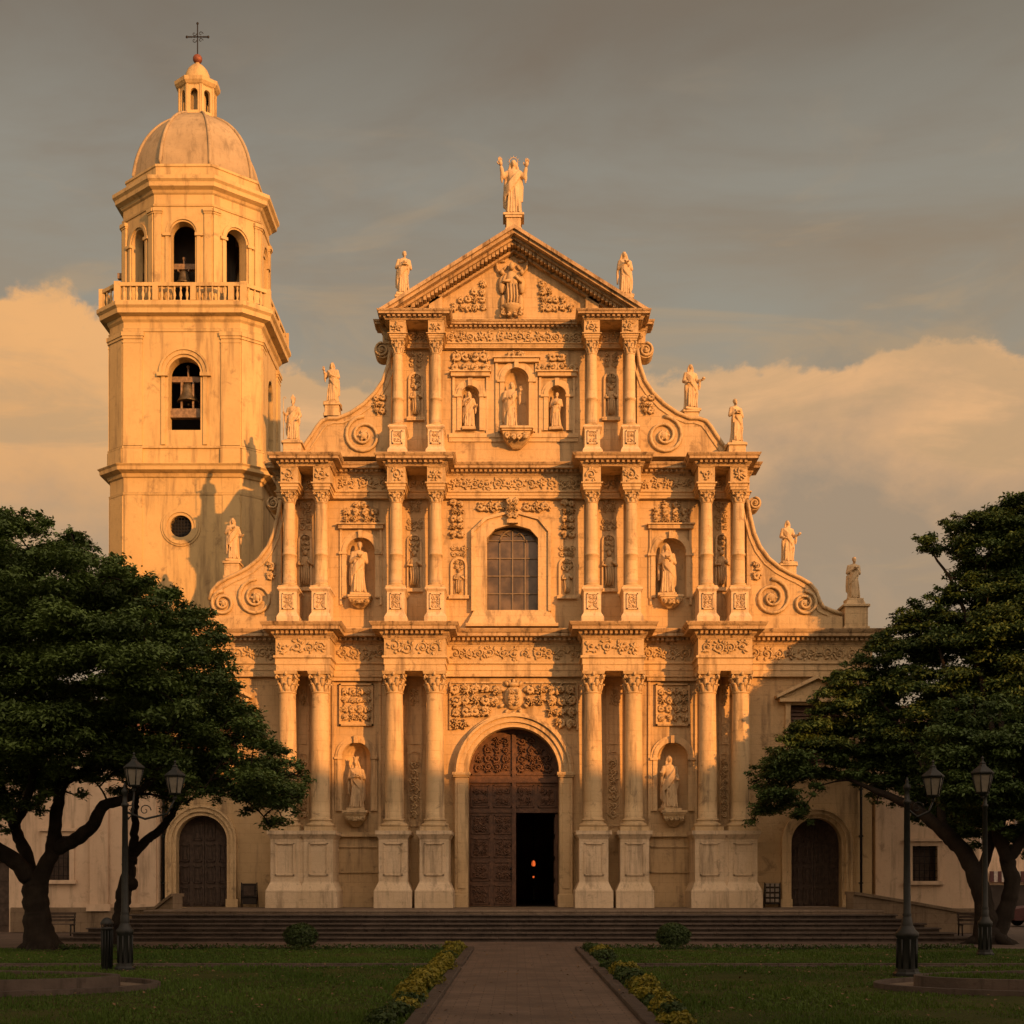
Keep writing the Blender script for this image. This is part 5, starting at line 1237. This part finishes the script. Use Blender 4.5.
# ------------------------------------------------------------------ foliage
def leaf_mesh(name,cen,nrm,size,tone,m,aspect=.5,rng=None):
    """cen,nrm: (N,3); one bent diamond leaf per centre, made of two triangles"""
    rng=rng or np.random.default_rng(0); N=len(cen)
    t=rng.normal(size=(N,3)); t-=nrm*np.sum(t*nrm,1,keepdims=True); t/=np.linalg.norm(t,axis=1,keepdims=True)+1e-9; b=np.cross(nrm,t)
    L=size[:,None]; Wd=L*aspect
    v=np.stack([cen-t*L*.5,cen+b*Wd*.5+nrm*L*.06,cen+t*L*.5-nrm*L*.10,cen-b*Wd*.5+nrm*L*.06],1).reshape(-1,3)
    idx=np.arange(N)*4; f=np.stack([idx,idx+1,idx+2,idx,idx+2,idx+3],1).reshape(-1,3)
    me=bpy.data.meshes.new(name); me.vertices.add(len(v)); me.vertices.foreach_set('co',v.astype(np.float32).ravel())
    me.loops.add(f.size); me.loops.foreach_set('vertex_index',f.astype(np.int32).ravel()); me.polygons.add(len(f))
    me.polygons.foreach_set('loop_start',(np.arange(len(f))*3).astype(np.int32)); me.polygons.foreach_set('loop_total',np.full(len(f),3,np.int32))
    at_=me.attributes.new('tone','FLOAT','POINT'); at_.data.foreach_set('value',np.repeat(tone,4).astype(np.float32)); me.update(); me.validate(); me.materials.append(m)
    o=bpy.data.objects.new(name,me); COL.objects.link(o); return o
def inpoly(px,py,poly):
    c=False; n=len(poly)
    for i in range(n):
        x1,y1=poly[i]; x2,y2=poly[(i+1)%n]
        if (y1>py)!=(y2>py) and px<(x2-x1)*(py-y1)/(y2-y1)+x1: c=not c
    return c
def pdist(px,py,poly):
    d=1e9; n=len(poly)
    for i in range(n):
        x1,y1=poly[i]; x2,y2=poly[(i+1)%n]; dx,dy=x2-x1,y2-y1; t=max(0,min(1,((px-x1)*dx+(py-y1)*dy)/(dx*dx+dy*dy+1e-9))); d=min(d,math.hypot(px-x1-t*dx,py-y1-t*dy))
    return d
front=[False]
def crown(name,parent,polys,m,seed,dfun,thick,nclump,per,leaf=(.15,.26),holes=()):
    """crown as a volume: leaf clumps fill a body whose depth swells away from its outline"""
    rnd=random.Random(seed); rng=np.random.default_rng(seed); C=[]
    for pi_,(poly,cnt) in enumerate(zip(polys,nclump)):
        front[0]=(pi_==2)
        xs=[p[0] for p in poly]; ys=[p[1] for p in poly]; got=0; tries=0
        while got<cnt and tries<cnt*40:
            tries+=1; x=rnd.uniform(min(xs),max(xs)); y=rnd.uniform(min(ys),max(ys))
            if not inpoly(x,y,poly): continue
            e=pdist(x,y,poly)
            if e<4.5: continue
            if any((x-hx)**2/ha**2+(y-hy)**2/hb_**2<1 for hx,hy,ha,hb_ in holes): continue
            half=thick*min(1,math.sqrt(e/85)); dd=dfun(x,y)+half*rnd.uniform(-1,1)
            r=min(rnd.uniform(.45,1.0),max(.24,e/34)); C.append((X(x,dd),dd,Z(y,dd),r)); got+=1
    cs=[];ns=[];ss=[];ts=[]
    for (x,y,z,r) in C:
        n=int(per*(r/.75)**2); u=rng.normal(size=(n,3)); u/=np.linalg.norm(u,axis=1,keepdims=True); u[:,2]=np.where(u[:,2]<-.25,-u[:,2]*.6,u[:,2])
        rad=r*(.55+.50*rng.random((n,1))); p=np.array([x,y,z])+u*rad*np.array([1.15,1.15,.60])
        # leaves gather in small rosettes along twigs
        ci=rng.integers(0,n,size=n)//12*12; ci=np.clip(ci,0,n-1); p=p*.42+p[ci]*.58+rng.normal(scale=.055,size=(n,3))
        nn=u*.55+np.array([0,0,.75])+rng.normal(scale=.42,size=(n,3)); nn/=np.linalg.norm(nn,axis=1,keepdims=True)
        t0=rnd.random(); cs.append(p); ns.append(nn); ss.append(rng.uniform(leaf[0],leaf[1],n)); ts.append(np.clip(t0*.7+rng.random(n)*.45-.05,0,1))
    o=leaf_mesh(name,np.concatenate(cs),np.concatenate(ns),np.concatenate(ss),np.concatenate(ts),m,.46,rng)
    o.parent=parent; o.matrix_parent_inverse=world_inv(parent); return C
def limbs(mb,trunkpaths,C,seed,rtip=.02,rmax=.11,every=1):
    """each clump is tied back to the nearest point of the growing skeleton"""
    rnd=random.Random(seed); nodes=[]
    for P,Rr in trunkpaths:
        P=[Vector(p) for p in P]; fine=[];rr=[]
        for i in range(len(P)-1):
            for k in range(6):
                t=k/6; p0=P[max(i-1,0)];p1=P[i];p2=P[i+1];p3=P[min(i+2,len(P)-1)]
                q=.5*((2*p1)+(p2-p0)*t+(2*p0-5*p1+4*p2-p3)*t*t+(-p0+3*p1-3*p2+p3)*t**3); fine.append(q+Vector((rnd.uniform(-1,1),rnd.uniform(-1,1),rnd.uniform(-1,1)))*.03); rr.append(Rr[i]+(Rr[i+1]-Rr[i])*t)
        fine.append(P[-1]); rr.append(Rr[-1]); mb.tube(fine,[r*(1+rnd.uniform(-.07,.07)) for r in rr],12)
        for q,r in list(zip(fine,rr))[len(fine)//3:]: nodes.append((q,r))
    cl=[Vector(c[:3]) for c in C]; order=sorted(range(len(cl)),key=lambda i:min((cl[i]-n[0]).length for n in nodes[::4]))
    for i in order:
        c=cl[i]; best=min(nodes,key=lambda n:(n[0]-c).length+ (0 if n[0].z<c.z+.3 else 1.0)); L=(best[0]-c).length
        if L<.25: continue
        r0=max(rtip*1.3,min(rmax,best[1]*.75,.018*L+.022)); mid=(best[0]+c)/2+Vector((rnd.uniform(-.12,.12)*L,rnd.uniform(-.12,.12)*L,.10*L)); pts=[]
        for k in range(7): t=k/6; pts.append(best[0]*(1-t)**2+mid*2*t*(1-t)+c*t*t)
        rr=[r0+(rtip-r0)*k/6 for k in range(7)]; mb.tube(pts,rr,5)
        for k in (2,4,6): nodes.append((pts[k],rr[k]))
def TP(L): return [at(*p) for p in L]
# left large tree
LT=empty('broadleaf_tree',at(40,948,39.5)*1.0,'large spreading dark green tree with a forked trunk at the left edge','tree'); LT.location.z=0
lp_=[(-70,500),(0,498),(22,506),(42,508),(60,520),(82,528),(96,545),(128,558),(150,572),(182,588),(196,602),(214,612),(226,636),(240,668),(244,690),(262,712),(280,738),(300,758),(313,775),(308,792),(302,806),(296,826),(284,838),(262,832),(246,822),(225,818),(205,804),(190,812),(172,802),(158,806),(140,792),(120,800),(100,790),(84,800),(70,812),(52,808),(40,826),(22,818),(8,838),(-70,850)]
lp_=[(x+(2 if x>100 else 0),y) for x,y in lp_]
C=crown('crown',LT,[lp_],M['leaf'],11,lambda x,y:38.5+(1.2 if x>200 else 0),4.6,[740],560,(.10,.19))
mb=MB()
TR=[(TP([(42,956,39.3),(39,930,39.3),(36,905,39.3),(35,882,39.3)]),[.62,.44,.38,.40]),
    (TP([(35,886,39.3),(22,868,39.1),(2,852,38.8),(-20,838,38.4),(-45,800,38)]),[.33,.27,.24,.2,.12]),
    (TP([(34,880,39.3),(24,850,39.6),(14,825,40),(2,790,40.6),(-8,740,41)]),[.24,.19,.17,.13,.07]),
    (TP([(37,884,39.3),(50,856,39.1),(56,825,38.9),(60,790,38.6),(75,740,38.2),(90,680,38)]),[.30,.23,.19,.17,.12,.05]),
    (TP([(53,850,39.1),(76,840,38.8),(92,826,38.5),(104,806,38.2),(128,798,37.8),(150,780,37.4),(175,740,37)]),[.22,.21,.20,.17,.13,.09,.04]),
    (TP([(62,782,38.6),(84,772,38.8),(105,750,39.3),(140,700,40)]),[.15,.12,.09,.04]),
    (TP([(14,825,40),(30,790,38),(36,730,37.5),(30,640,38)]),[.16,.12,.10,.04])]
for a in range(6): q=a*PI/3+.3; TR.append(([at(42,945,39.3)+Vector((0,0,.15)),at(42,950,39.3)+Vector((.6*math.cos(q),.6*math.sin(q),-.02)),at(42,952,39.3)+Vector((1.15*math.cos(q),1.15*math.sin(q),-.22))],[.30,.16,.06]))
limbs(mb,TR,C[::2],3); t=mb.build('trunk',M['bark'],LT)
# slim tree beside it
ST=empty('slim_tree',at(118,940,41),'slim dark tree with a bent trunk between the big left tree and the steps','tree'); ST.location.z=0
sp=[(92,700),(150,680),(210,700),(238,740),(232,790),(214,816),(188,812),(170,822),(150,808),(128,812),(104,800),(90,760)]
C=crown('crown',ST,[sp],M['leaf'],14,lambda x,y:41.6,1.3,[90],520,(.085,.16))
mb=MB(); TR=[(TP([(117,962,41),(119,930,41),(122,905,41),(127,882,41),(130,858,41)]),[.30,.27,.25,.24,.22]),
 (TP([(130,862,41),(134,838,41.1),(135,810,41.2),(136,790,41.3),(142,740,41.5)]),[.20,.13,.11,.09,.04]),
 (TP([(130,858,41),(145,842,41.1),(158,832,41.2),(170,818,41.4),(182,796,41.6),(200,760,41.7)]),[.19,.15,.14,.12,.08,.04])]
mb.ell(at(129,884,41)+Vector((.12,-.05,0)),(.2,.2,.22)); limbs(mb,TR,C[::2],5); mb.build('trunk',M['bark'],ST)
# right tree
RT=empty('broadleaf_tree',at(988,943,43.6),'huge dark spreading tree with a divided trunk at the right edge','tree'); RT.location.z=0
rp=[(1120,560),(1024,566),(990,560),(960,566),(938,588),(905,598),(884,620),(862,640),(848,655),(826,672),(806,690),(800,712),(780,725),(764,748),(746,768),(744,782),(750,800),(742,818),(744,836),(762,840),(776,822),(790,824),(806,836),(818,828),(812,806),(834,790),(862,796),(880,812),(900,812),(915,838),(934,832),(955,852),(975,860),(1000,850),(1024,862),(1120,870)]
r2=[(1120,480),(1024,484),(1004,490),(984,498),(962,508),(946,514),(934,526),(914,530),(902,542),(896,556),(908,566),(930,562),(948,566),(940,580),(926,592),(930,604),(952,600),(980,590),(1120,590)]
r3=[(925,705),(960,692),(1010,690),(1120,690),(1120,850),(1040,850),(1022,842),(1000,836),(975,842),(950,826),(930,800),(915,760)]
def rd(x,y):
    if front[0]: return 43.4
    return (51.0-4.6*min(1,max(0,(x-880)/190))) if y>575 or x<890 else 50.4-2.5*min(1,max(0,(x-940)/120))
C=crown('crown',RT,[rp,r2,r3],M['leaf_r'],21,rd,1.9,[980,210,220],520,(.11,.21))
mb=MB(); TR=[(TP([(988,953,43.6),(986,932,43.6),(984,905,43.6),(976,878,43.8),(962,850,44.6),(944,832,45.4),(920,812,46.8),(890,796,48.6),(850,780,50.2)]),[.62,.42,.33,.30,.28,.26,.21,.14,.06]),
 (TP([(992,951,43.7),(998,930,43.7),(1008,905,43.6),(1012,880,43.6),(1006,855,43.8),(998,830,44.2),(1004,780,45),(1000,700,46)]),[.52,.34,.28,.26,.25,.22,.16,.06]),
 (TP([(1006,862,43.7),(1022,842,43.7),(1040,815,44),(1070,780,44.6)]),[.2,.18,.15,.08]),
 (TP([(978,876,43.8),(990,840,44.6),(984,800,45.6),(965,740,46.8),(940,650,48.2)]),[.2,.16,.14,.1,.05]),
 (TP([(944,832,45.4),(938,800,46.4),(915,750,48.4),(880,700,50)]),[.18,.14,.1,.04]),
 (TP([(1004,780,45),(985,700,46.6),(960,600,48.8),(930,550,50)]),[.13,.10,.07,.03])]
for a in range(6): q=a*PI/3; TR.append(([at(990,938,43.6)+Vector((0,0,.15)),at(990,941,43.6)+Vector((.6*math.cos(q),.6*math.sin(q),-.02)),at(990,943,43.6)+Vector((1.2*math.cos(q),1.2*math.sin(q),-.22))],[.30,.16,.06]))
limbs(mb,TR,C[::2],7); mb.build('trunk',M['bark'],RT)
# bushes
def bush(name,x,y,rx,ry,h,m,n,label,cat,group,seed,leaf=(.05,.10),z0=0):
    rng=np.random.default_rng(seed); u=rng.normal(size=(n,3)); u/=np.linalg.norm(u,axis=1,keepdims=True); u[:,2]=np.abs(u[:,2])**.8
    lk=.25 if name=='clipped_bush' else 1
    lump=1+lk*.12*np.sin(u[:,0]*5+seed)+lk*.10*np.sin(u[:,1]*7+seed*2)+lk*.08*np.sin(u[:,2]*9)
    p=np.array([x,y,z0+h*.42])+(u*np.array([1,1,np.nan])).copy() if False else np.array([x,y,z0+h*.45])+(lambda q:q*np.array([rx,ry,h*.58])*(lump*(.74+.28*rng.random(n)))[:,None])(np.stack([u[:,0],u[:,1],np.where(rng.random(n)<.36,-u[:,2]*.75,u[:,2])],1)); nn=u+rng.normal(scale=.5,size=(n,3)); nn/=np.linalg.norm(nn,axis=1,keepdims=True)
    e=empty(name,(x,y,z0),label,cat,group); o=leaf_mesh('foliage',p,nn,rng.uniform(leaf[0],leaf[1],n),np.clip(rng.random(n)*.8+u[:,2]*.25-.1,0,1),m,.6,rng); o.parent=e; o.matrix_parent_inverse=world_inv(e)
    mb=MB(); 
    for k in range(7): a=k*2.4+seed; mb.tube([(x,y,z0),(x+rx*.3*math.cos(a),y+ry*.3*math.sin(a),z0+h*.4),(x+rx*.6*math.cos(a),y+ry*.6*math.sin(a),z0+h*.7)],[.03,.02,.01],5)
    mb.build('stem',M['bark'],e)
bush('clipped_bush',X(301,41),41,.54,.54,.74,M['hedge'],5200,'round clipped dark bush in front of the steps left of the path','bush','round clipped bushes',1)
bush('clipped_bush',X(673,41),41,.55,.55,.76,M['hedge'],5200,'round clipped dark bush in front of the steps right of the path','bush','round clipped bushes',2)
rnd=random.Random(8)
for s in (-1,1):
    y=18.0; i=0
    x0=(PX0-.46) if s<0 else (PX1+.46)
    while y<39:
        if not 30.2<y<32.4:
            r=rnd.uniform(.20,.33)
            bush('edging_shrub',x0+s*rnd.uniform(-.04,.12),y,r,r*1.1,rnd.uniform(.18,.32),M['golden'] if rnd.random()<.62 else M['hedge'],int(620*(r/.3)**2),'low yellow-green shrub in the row edging the '+('left' if s<0 else 'right')+' side of the central path','shrub','low shrubs edging the '+('left' if s<0 else 'right')+' side of the path',i+50*(s+2),(.05,.10))
        y+=rnd.uniform(.62,1.0)*(1.0 if y<31 else 1.25); i+=1
# thin dark ground cover line in front of the apron
def strip_leaves(name,x0,x1,y0,y1,h,n,m,seed,leaf):
    rng=np.random.default_rng(seed); p=np.stack([rng.uniform(x0,x1,n),rng.uniform(y0,y1,n),rng.uniform(0.02,h,n)*(0.6+.4*np.sin(rng.uniform(0,6,n)))],1); nn=rng.normal(size=(n,3))+np.array([0,0,.6]); nn/=np.linalg.norm(nn,axis=1,keepdims=True)
    o=leaf_mesh(name,p,nn,rng.uniform(leaf[0],leaf[1],n),rng.random(n),m,.6,rng); return o
for s in (-1,1):
    a,b=(-14,-1.9) if s<0 else (2.4,14)
    tag(strip_leaves('ground_cover',a,b,38.9,39.35,.20,5200,M['hedge'],5+s,(.05,.11)),'low dark planting along the far edge of the '+('left' if s<0 else 'right')+' lawn','planting',kind='stuff')
# grass blades
rng=np.random.default_rng(4)
def grass():
    P=[]
    for (x0,x1,y0,y1) in LAWNS:
        y0=max(y0,17.6)
        n=int(210000*((min(x1,17)-max(x0,-17))*(y1-y0))/(15*13+15*7)/2.2); 
        u=rng.random(n); yy=y0+(y1-y0)*u**1.45; xx=rng.uniform(max(x0,-17),min(x1,17),n); keep=np.abs(xx)<yy*.42+.5; P.append(np.stack([xx[keep],yy[keep]],1))
    P=np.concatenate(P)
    for s in (-1,1):   # keep the ring path bare
        e=((P[:,0]-s*12.6)/5.8)**2+((P[:,1]-24.2)/2.55)**2; i=((P[:,0]-s*12.6)/4.9)**2+((P[:,1]-24.2)/1.48)**2; P=P[(e>1)|(i<1)]
    bare=np.sin(P[:,0]*.9+1.3)*np.sin(P[:,1]*.7+.4)+.6*np.sin(P[:,0]*2.3)*np.sin(P[:,1]*1.9+2)+.35*np.sin(P[:,0]*5.1+P[:,1]*4.3); P=P[(bare<.78)|(rng.random(len(P))<.35)]
    z=np.where(np.minimum(((P[:,0]-12.6)/4.95)**2,((P[:,0]+12.6)/4.95)**2)+((P[:,1]-24.2)/1.5)**2<1,.23,.02)
    N=len(P); h=rng.uniform(.035,.085,N)*(1+.4*np.sin(P[:,0]*1.7)*np.sin(P[:,1]*1.1)); a=rng.uniform(0,6.283,N); w=.010+.0004*P[:,1]
    b=np.stack([P[:,0],P[:,1],z],1); d=np.stack([np.cos(a)*w,np.sin(a)*w,0*a],1); l=np.stack([rng.normal(scale=.02,size=N),rng.normal(scale=.02,size=N),h],1)
    v=np.stack([b-d,b+d,b+l],1).reshape(-1,3); f=np.arange(N*3)
    me=bpy.data.meshes.new('grass'); me.vertices.add(len(v)); me.vertices.foreach_set('co',v.astype(np.float32).ravel()); me.loops.add(N*3); me.loops.foreach_set('vertex_index',f.astype(np.int32)); me.polygons.add(N)
    me.polygons.foreach_set('loop_start',(np.arange(N)*3).astype(np.int32)); me.polygons.foreach_set('loop_total',np.full(N,3,np.int32))
    t=np.clip(.5+.35*np.sin(P[:,0]*.6+1)*np.sin(P[:,1]*.5)+rng.normal(scale=.2,size=N),0,1); at_=me.attributes.new('tone','FLOAT','POINT'); at_.data.foreach_set('value',np.repeat(t,3).astype(np.float32)); me.update(); me.materials.append(M['grassb'])
    o=bpy.data.objects.new('grass',me); COL.objects.link(o); tag(o,'short lawn grass in deep shade','grass',kind='stuff')
grass()
# fallen leaves scattered on lawn and path
n=1500; p=np.stack([rng.uniform(-14,14,n),rng.uniform(18.5,44,n),np.full(n,.10)],1); pin=(p[:,0]>PX0)&(p[:,0]<PX1)|(p[:,1]>39.4); p[pin,2]=.012; p=p[~pin|(rng.random(n)<.5)]; n=len(p)
nn=rng.normal(scale=.25,size=(n,3))+np.array([0,0,1]); nn/=np.linalg.norm(nn,axis=1,keepdims=True)
tag(leaf_mesh('fallen_leaves',p,nn,rng.uniform(.05,.10,n),rng.random(n),plain('dry leaf',(.13,.075,.03),.8,bump=0),.6,rng),'dry leaves scattered over the lawns and path','leaves',kind='stuff')

# ------------------------------------------------------------------ street lamps
def lantern_parts(root,x,y,z,s):
    """z = bottom of the glass; four sided tapering lantern"""
    f=MB(); w0,w1,h=.14*s,.215*s,.36*s
    f.lathe([(.035*s,z-.14*s),(.05*s,z-.10*s),(.03*s,z-.06*s),(w0*1.05,z-.03*s),(w0*1.05,z)],x,y,6)
    for i in range(6):
        a=i*PI/3; f.tube([(x+w0*math.cos(a),y+w0*math.sin(a),z),(x+w1*math.cos(a),y+w1*math.sin(a),z+h)],.014*s,4)
    f.lathe([(w1*1.06,z+h),(w1*1.16,z+h+.03*s),(w1*1.16,z+h+.05*s),(w1*.8,z+h+.12*s),(w1*.38,z+h+.19*s),(w1*.30,z+h+.23*s),(w1*.34,z+h+.25*s),(w1*.12,z+h+.29*s),(.02*s,z+h+.33*s),(.035*s,z+h+.35*s),(.004,z+h+.40*s)],x,y,6,0,False)
    l=f.build('lantern',M['iron'],root); g=MB(); g.lathe([(w0*.94,z),(w1*.94,z+h)],x,y,6,0,False); g.build('lantern_glass',M['frost'],l)
def lamp(px,py,ptop,lans,label,basew=1.0):
    d=F*CAMH/(py-HY); x=X(px,d); e=empty('street_lamp',(x,d,0),label,'street lamp','cast iron lamps on the lawn'); zt=Z(ptop,d); b=basew
    mb=MB(); mb.lathe([(.30*b,0),(.30*b,.10),(.25*b,.14),(.24*b,.20)],x,d,8,PI/8,False)
    mb.lathe([(.21*b,.20),(.21*b,.85),(.25*b,.90),(.25*b,.97),(.17*b,1.05),(.14*b,1.12)],x,d,16)
    for i in range(8): a=i*PI/4; mb.tube([(x+.215*b*math.cos(a),d+.215*b*math.sin(a),.22),(x+.215*b*math.cos(a),d+.215*b*math.sin(a),.84)],.022,5)
    mb.build('lamp_base',M['iron'],e)
    mb=MB(); mb.lathe([(.13*b,1.12),(.10,1.3),(.085,1.32),(.10,1.36),(.08,1.4),(.062,zt-.35),(.085,zt-.33),(.085,zt-.27),(.055,zt-.25),(.045,zt-.06),(.075,zt-.02),(.08,zt+.04),(.03,zt+.10),(.04,zt+.15),(.005,zt+.24)],x,d,14); mb.build('pole',M['iron'],e)
    for (lx,ly,s) in lans:
        X1=X(lx,d); zb_=Z(ly,d)
        if abs(X1-x)>.12:
            mb=MB(); mb.tube([(x,d,zt-.45),(x+(X1-x)*.4,d,zt-.62),(x+(X1-x)*.85,d,zt-.5),(X1,d,zb_-.12*s)],[.03,.028,.025,.022],6); spiral(mb,x+(X1-x)*.4,d,zt-.42,.14,1.2,1 if X1>x else -1,0,.014); mb.build('arm',M['iron'],e)
        lantern_parts(e,X1,d,zb_,s)
lamp(125,972,792,[(134,785,1.0),(175,793,1.0)],'cast iron street lamp with two lanterns under the left trees',.78)
lamp(907,978,788,[(933,795,1.0)],'thick-based cast iron street lamp on the right lawn before the steps',1.0)
lamp(985,957,795,[(982.5,792,1.32)],'single-lantern cast iron street lamp beside the right tree trunk',.8)
# litter bin beside the left lamp
b=empty('litter_bin',(X(107,29.6),29.6,0),'dark slender iron litter bin next to the left street lamp','bin'); x,y=X(107,29.6),29.6
mb=MB(); mb.lathe([(.10,.04),(.12,.1),(.12,.95),(.14,.97),(.14,1.03),(.12,1.03),(.11,.6),(.11,.12)],x,y,14,cap=False); mb.lathe([(.05,0),(.05,.3)],x,y,8); [mb.tube([(x+.12*math.cos(k*PI/6),y+.12*math.sin(k*PI/6),.1),(x+.13*math.cos(k*PI/6),y+.13*math.sin(k*PI/6),.95)],.012,4) for k in range(12)]
mb.build('bin_body',M['iron'],b); mb=MB(); mb.lathe([(.15,1.10),(.15,1.14),(.09,1.22),(.03,1.25)],x,y,14); [mb.tube([(x+.12*math.cos(k*PI/2),y+.12*math.sin(k*PI/2),1.0),(x+.12*math.cos(k*PI/2),y+.12*math.sin(k*PI/2),1.12)],.012,4) for k in range(4)]; mb.build('bin_lid',M['iron'],b)
# benches
def bench(px,d,label,rz=0):
    x=X(px,d); e=empty('park_bench',(x,d,0),label,'bench','benches by the side buildings',0); w=.55
    for s in (-1,1):
        mb=MB(); mb.tube([(x+s*w*.9,d-.22,0),(x+s*w*.9,d-.20,.43)],.03,6); mb.tube([(x+s*w*.9,d+.22,0),(x+s*w*.9,d+.18,.43),(x+s*w*.9,d+.28,.9)],.03,6); mb.box(x+s*w*.9-.03,x+s*w*.9+.03,d-.25,d+.22,.40,.44); mb.box(x+s*w*.9-.03,x+s*w*.9+.03,d-.22,d+.22,.62,.66); mb.build('bench_leg',M['black'],e)
    mb=MB(); [mb.cbox(x-w,x+w,d-.24+k*.12,d-.15+k*.12,.44,.475,.008) for k in range(4)]; mb.build('seat',M['wood2'],e)
    mb=MB(); [mb.box(x-w,x+w,d+.17+k*.035,d+.20+k*.035,.56+k*.13,.65+k*.13) for k in range(3)]; mb.build('backrest',M['wood2'],e)
bench(60,50.5,'dark bench against the stone base behind the big left tree'); bench(973,50.5,'dark bench below the sloping wall beside the right tree')
# notice racks
def rack(px,d,label,cards=False):
    x=X(px,d); e=empty('notice_stand',(x,d,TZ),label,'notice stand'); w=.33; z0=TZ; h=1.05; mb=MB()
    for s in (-1,1): mb.tube([(x+s*w,d,z0),(x+s*w,d+.05,z0+h)],.022,6); mb.tube([(x+s*w,d+.30,z0),(x+s*w,d+.05,z0+h*.95)],.018,6)
    for k in range(4): mb.tube([(x-w,d+.01*k,z0+.15+k*.28),(x+w,d+.01*k,z0+.15+k*.28)],.016,5)
    mb.build('stand_frame',M['black'],e); mb=MB(); mb.box(x-w+.03,x+w-.03,d+.03,d+.05,z0+.14,z0+h-.04); mb.build('board',M['dark'],e)
    mb=MB(); rnd=random.Random(int(px))
    if cards:
        for i in range(3):
            for k in range(4): xx=x-.20+i*.2; zz=z0+.22+k*.22; mb=MB(); mb.box(xx-.07,xx+.07,d-.0,d+.028,zz,zz+.14); mb.build('printed_sheet',M['paper'],e)
    else:
        mb.box(x-.22,x+.22,d+.0,d+.028,z0+.5,z0+.9)
    if not cards: mb.build('printed_sheet',M['wood2'],e)
rack(772.5,54.1,'black notice stand with rows of small sheets beside the right side door',True)
rack(249,54.1,'black iron notice stand between the left side door and the column pedestals')
# chair beside the left stand (dark folded seat)
# parked car far right
cb=empty('parked_car',(X(1026,62),62,0),'red parked car half hidden at the far right edge beyond the tree','car'); x,y=X(1026,62)+1.2,62
def carbody(x,y):
    mb=MB(); sec=[(-2.1,.35,.55),(-2.05,.3,.85),(-1.5,.3,.95),(-.9,.3,1.0),(-.45,.3,1.42),(.7,.3,1.45),(1.35,.3,1.0),(2.0,.32,.92),(2.12,.4,.6)]
    vs=[];fs=[]
    for dx,lo,hi in sec:
        w=.86; w2=.86 if hi<1.1 else .66
        vs+= [(x+dx,y-w,lo),(x+dx,y-w*1.02,min(hi,.92)),(x+dx,y-w2,hi),(x+dx,y+w2,hi),(x+dx,y+w*1.02,min(hi,.92)),(x+dx,y+w,lo)]
    for i in range(len(sec)-1):
        for k in range(6): a=i*6+k; b=i*6+(k+1)%6; fs.append((a,b,b+6,a+6))
    fs+=[(5,4,3,2,1,0),tuple((len(sec)-1)*6+k for k in range(6))]; mb.add(vs,fs,False); return mb
carbody(x,y).build('body',M['red'],cb)
for sx in (-1.3,1.3):
    for sy in (-.84,.84):
        mb=MB(); mb.M=Matrix.Translation((x+sx,y+sy,.32))@Matrix.Rotation(R(90),4,'X'); mb.lathe([(.2,-.1),(.31,-.1),(.32,-.06),(.32,.06),(.31,.1),(.2,.1)],0,0,20); w=mb.build('wheel',M['black'],cb); mb.v=[];mb.f=[];mb.sm=[]; mb.lathe([(.19,-.11),(.1,-.12)],0,0,14); mb.build('rim',M['frost'],w)
mb=MB(); mb.box(x-.55,x+.8,y-.80,y-.70,1.0,1.36); mb.build('side_window',M['pane'],cb)
mb=MB(); mb.box(x-2.14,x-2.06,y-.75,y-.5,.66,.82); mb.build('tail_light',M['red'],cb)
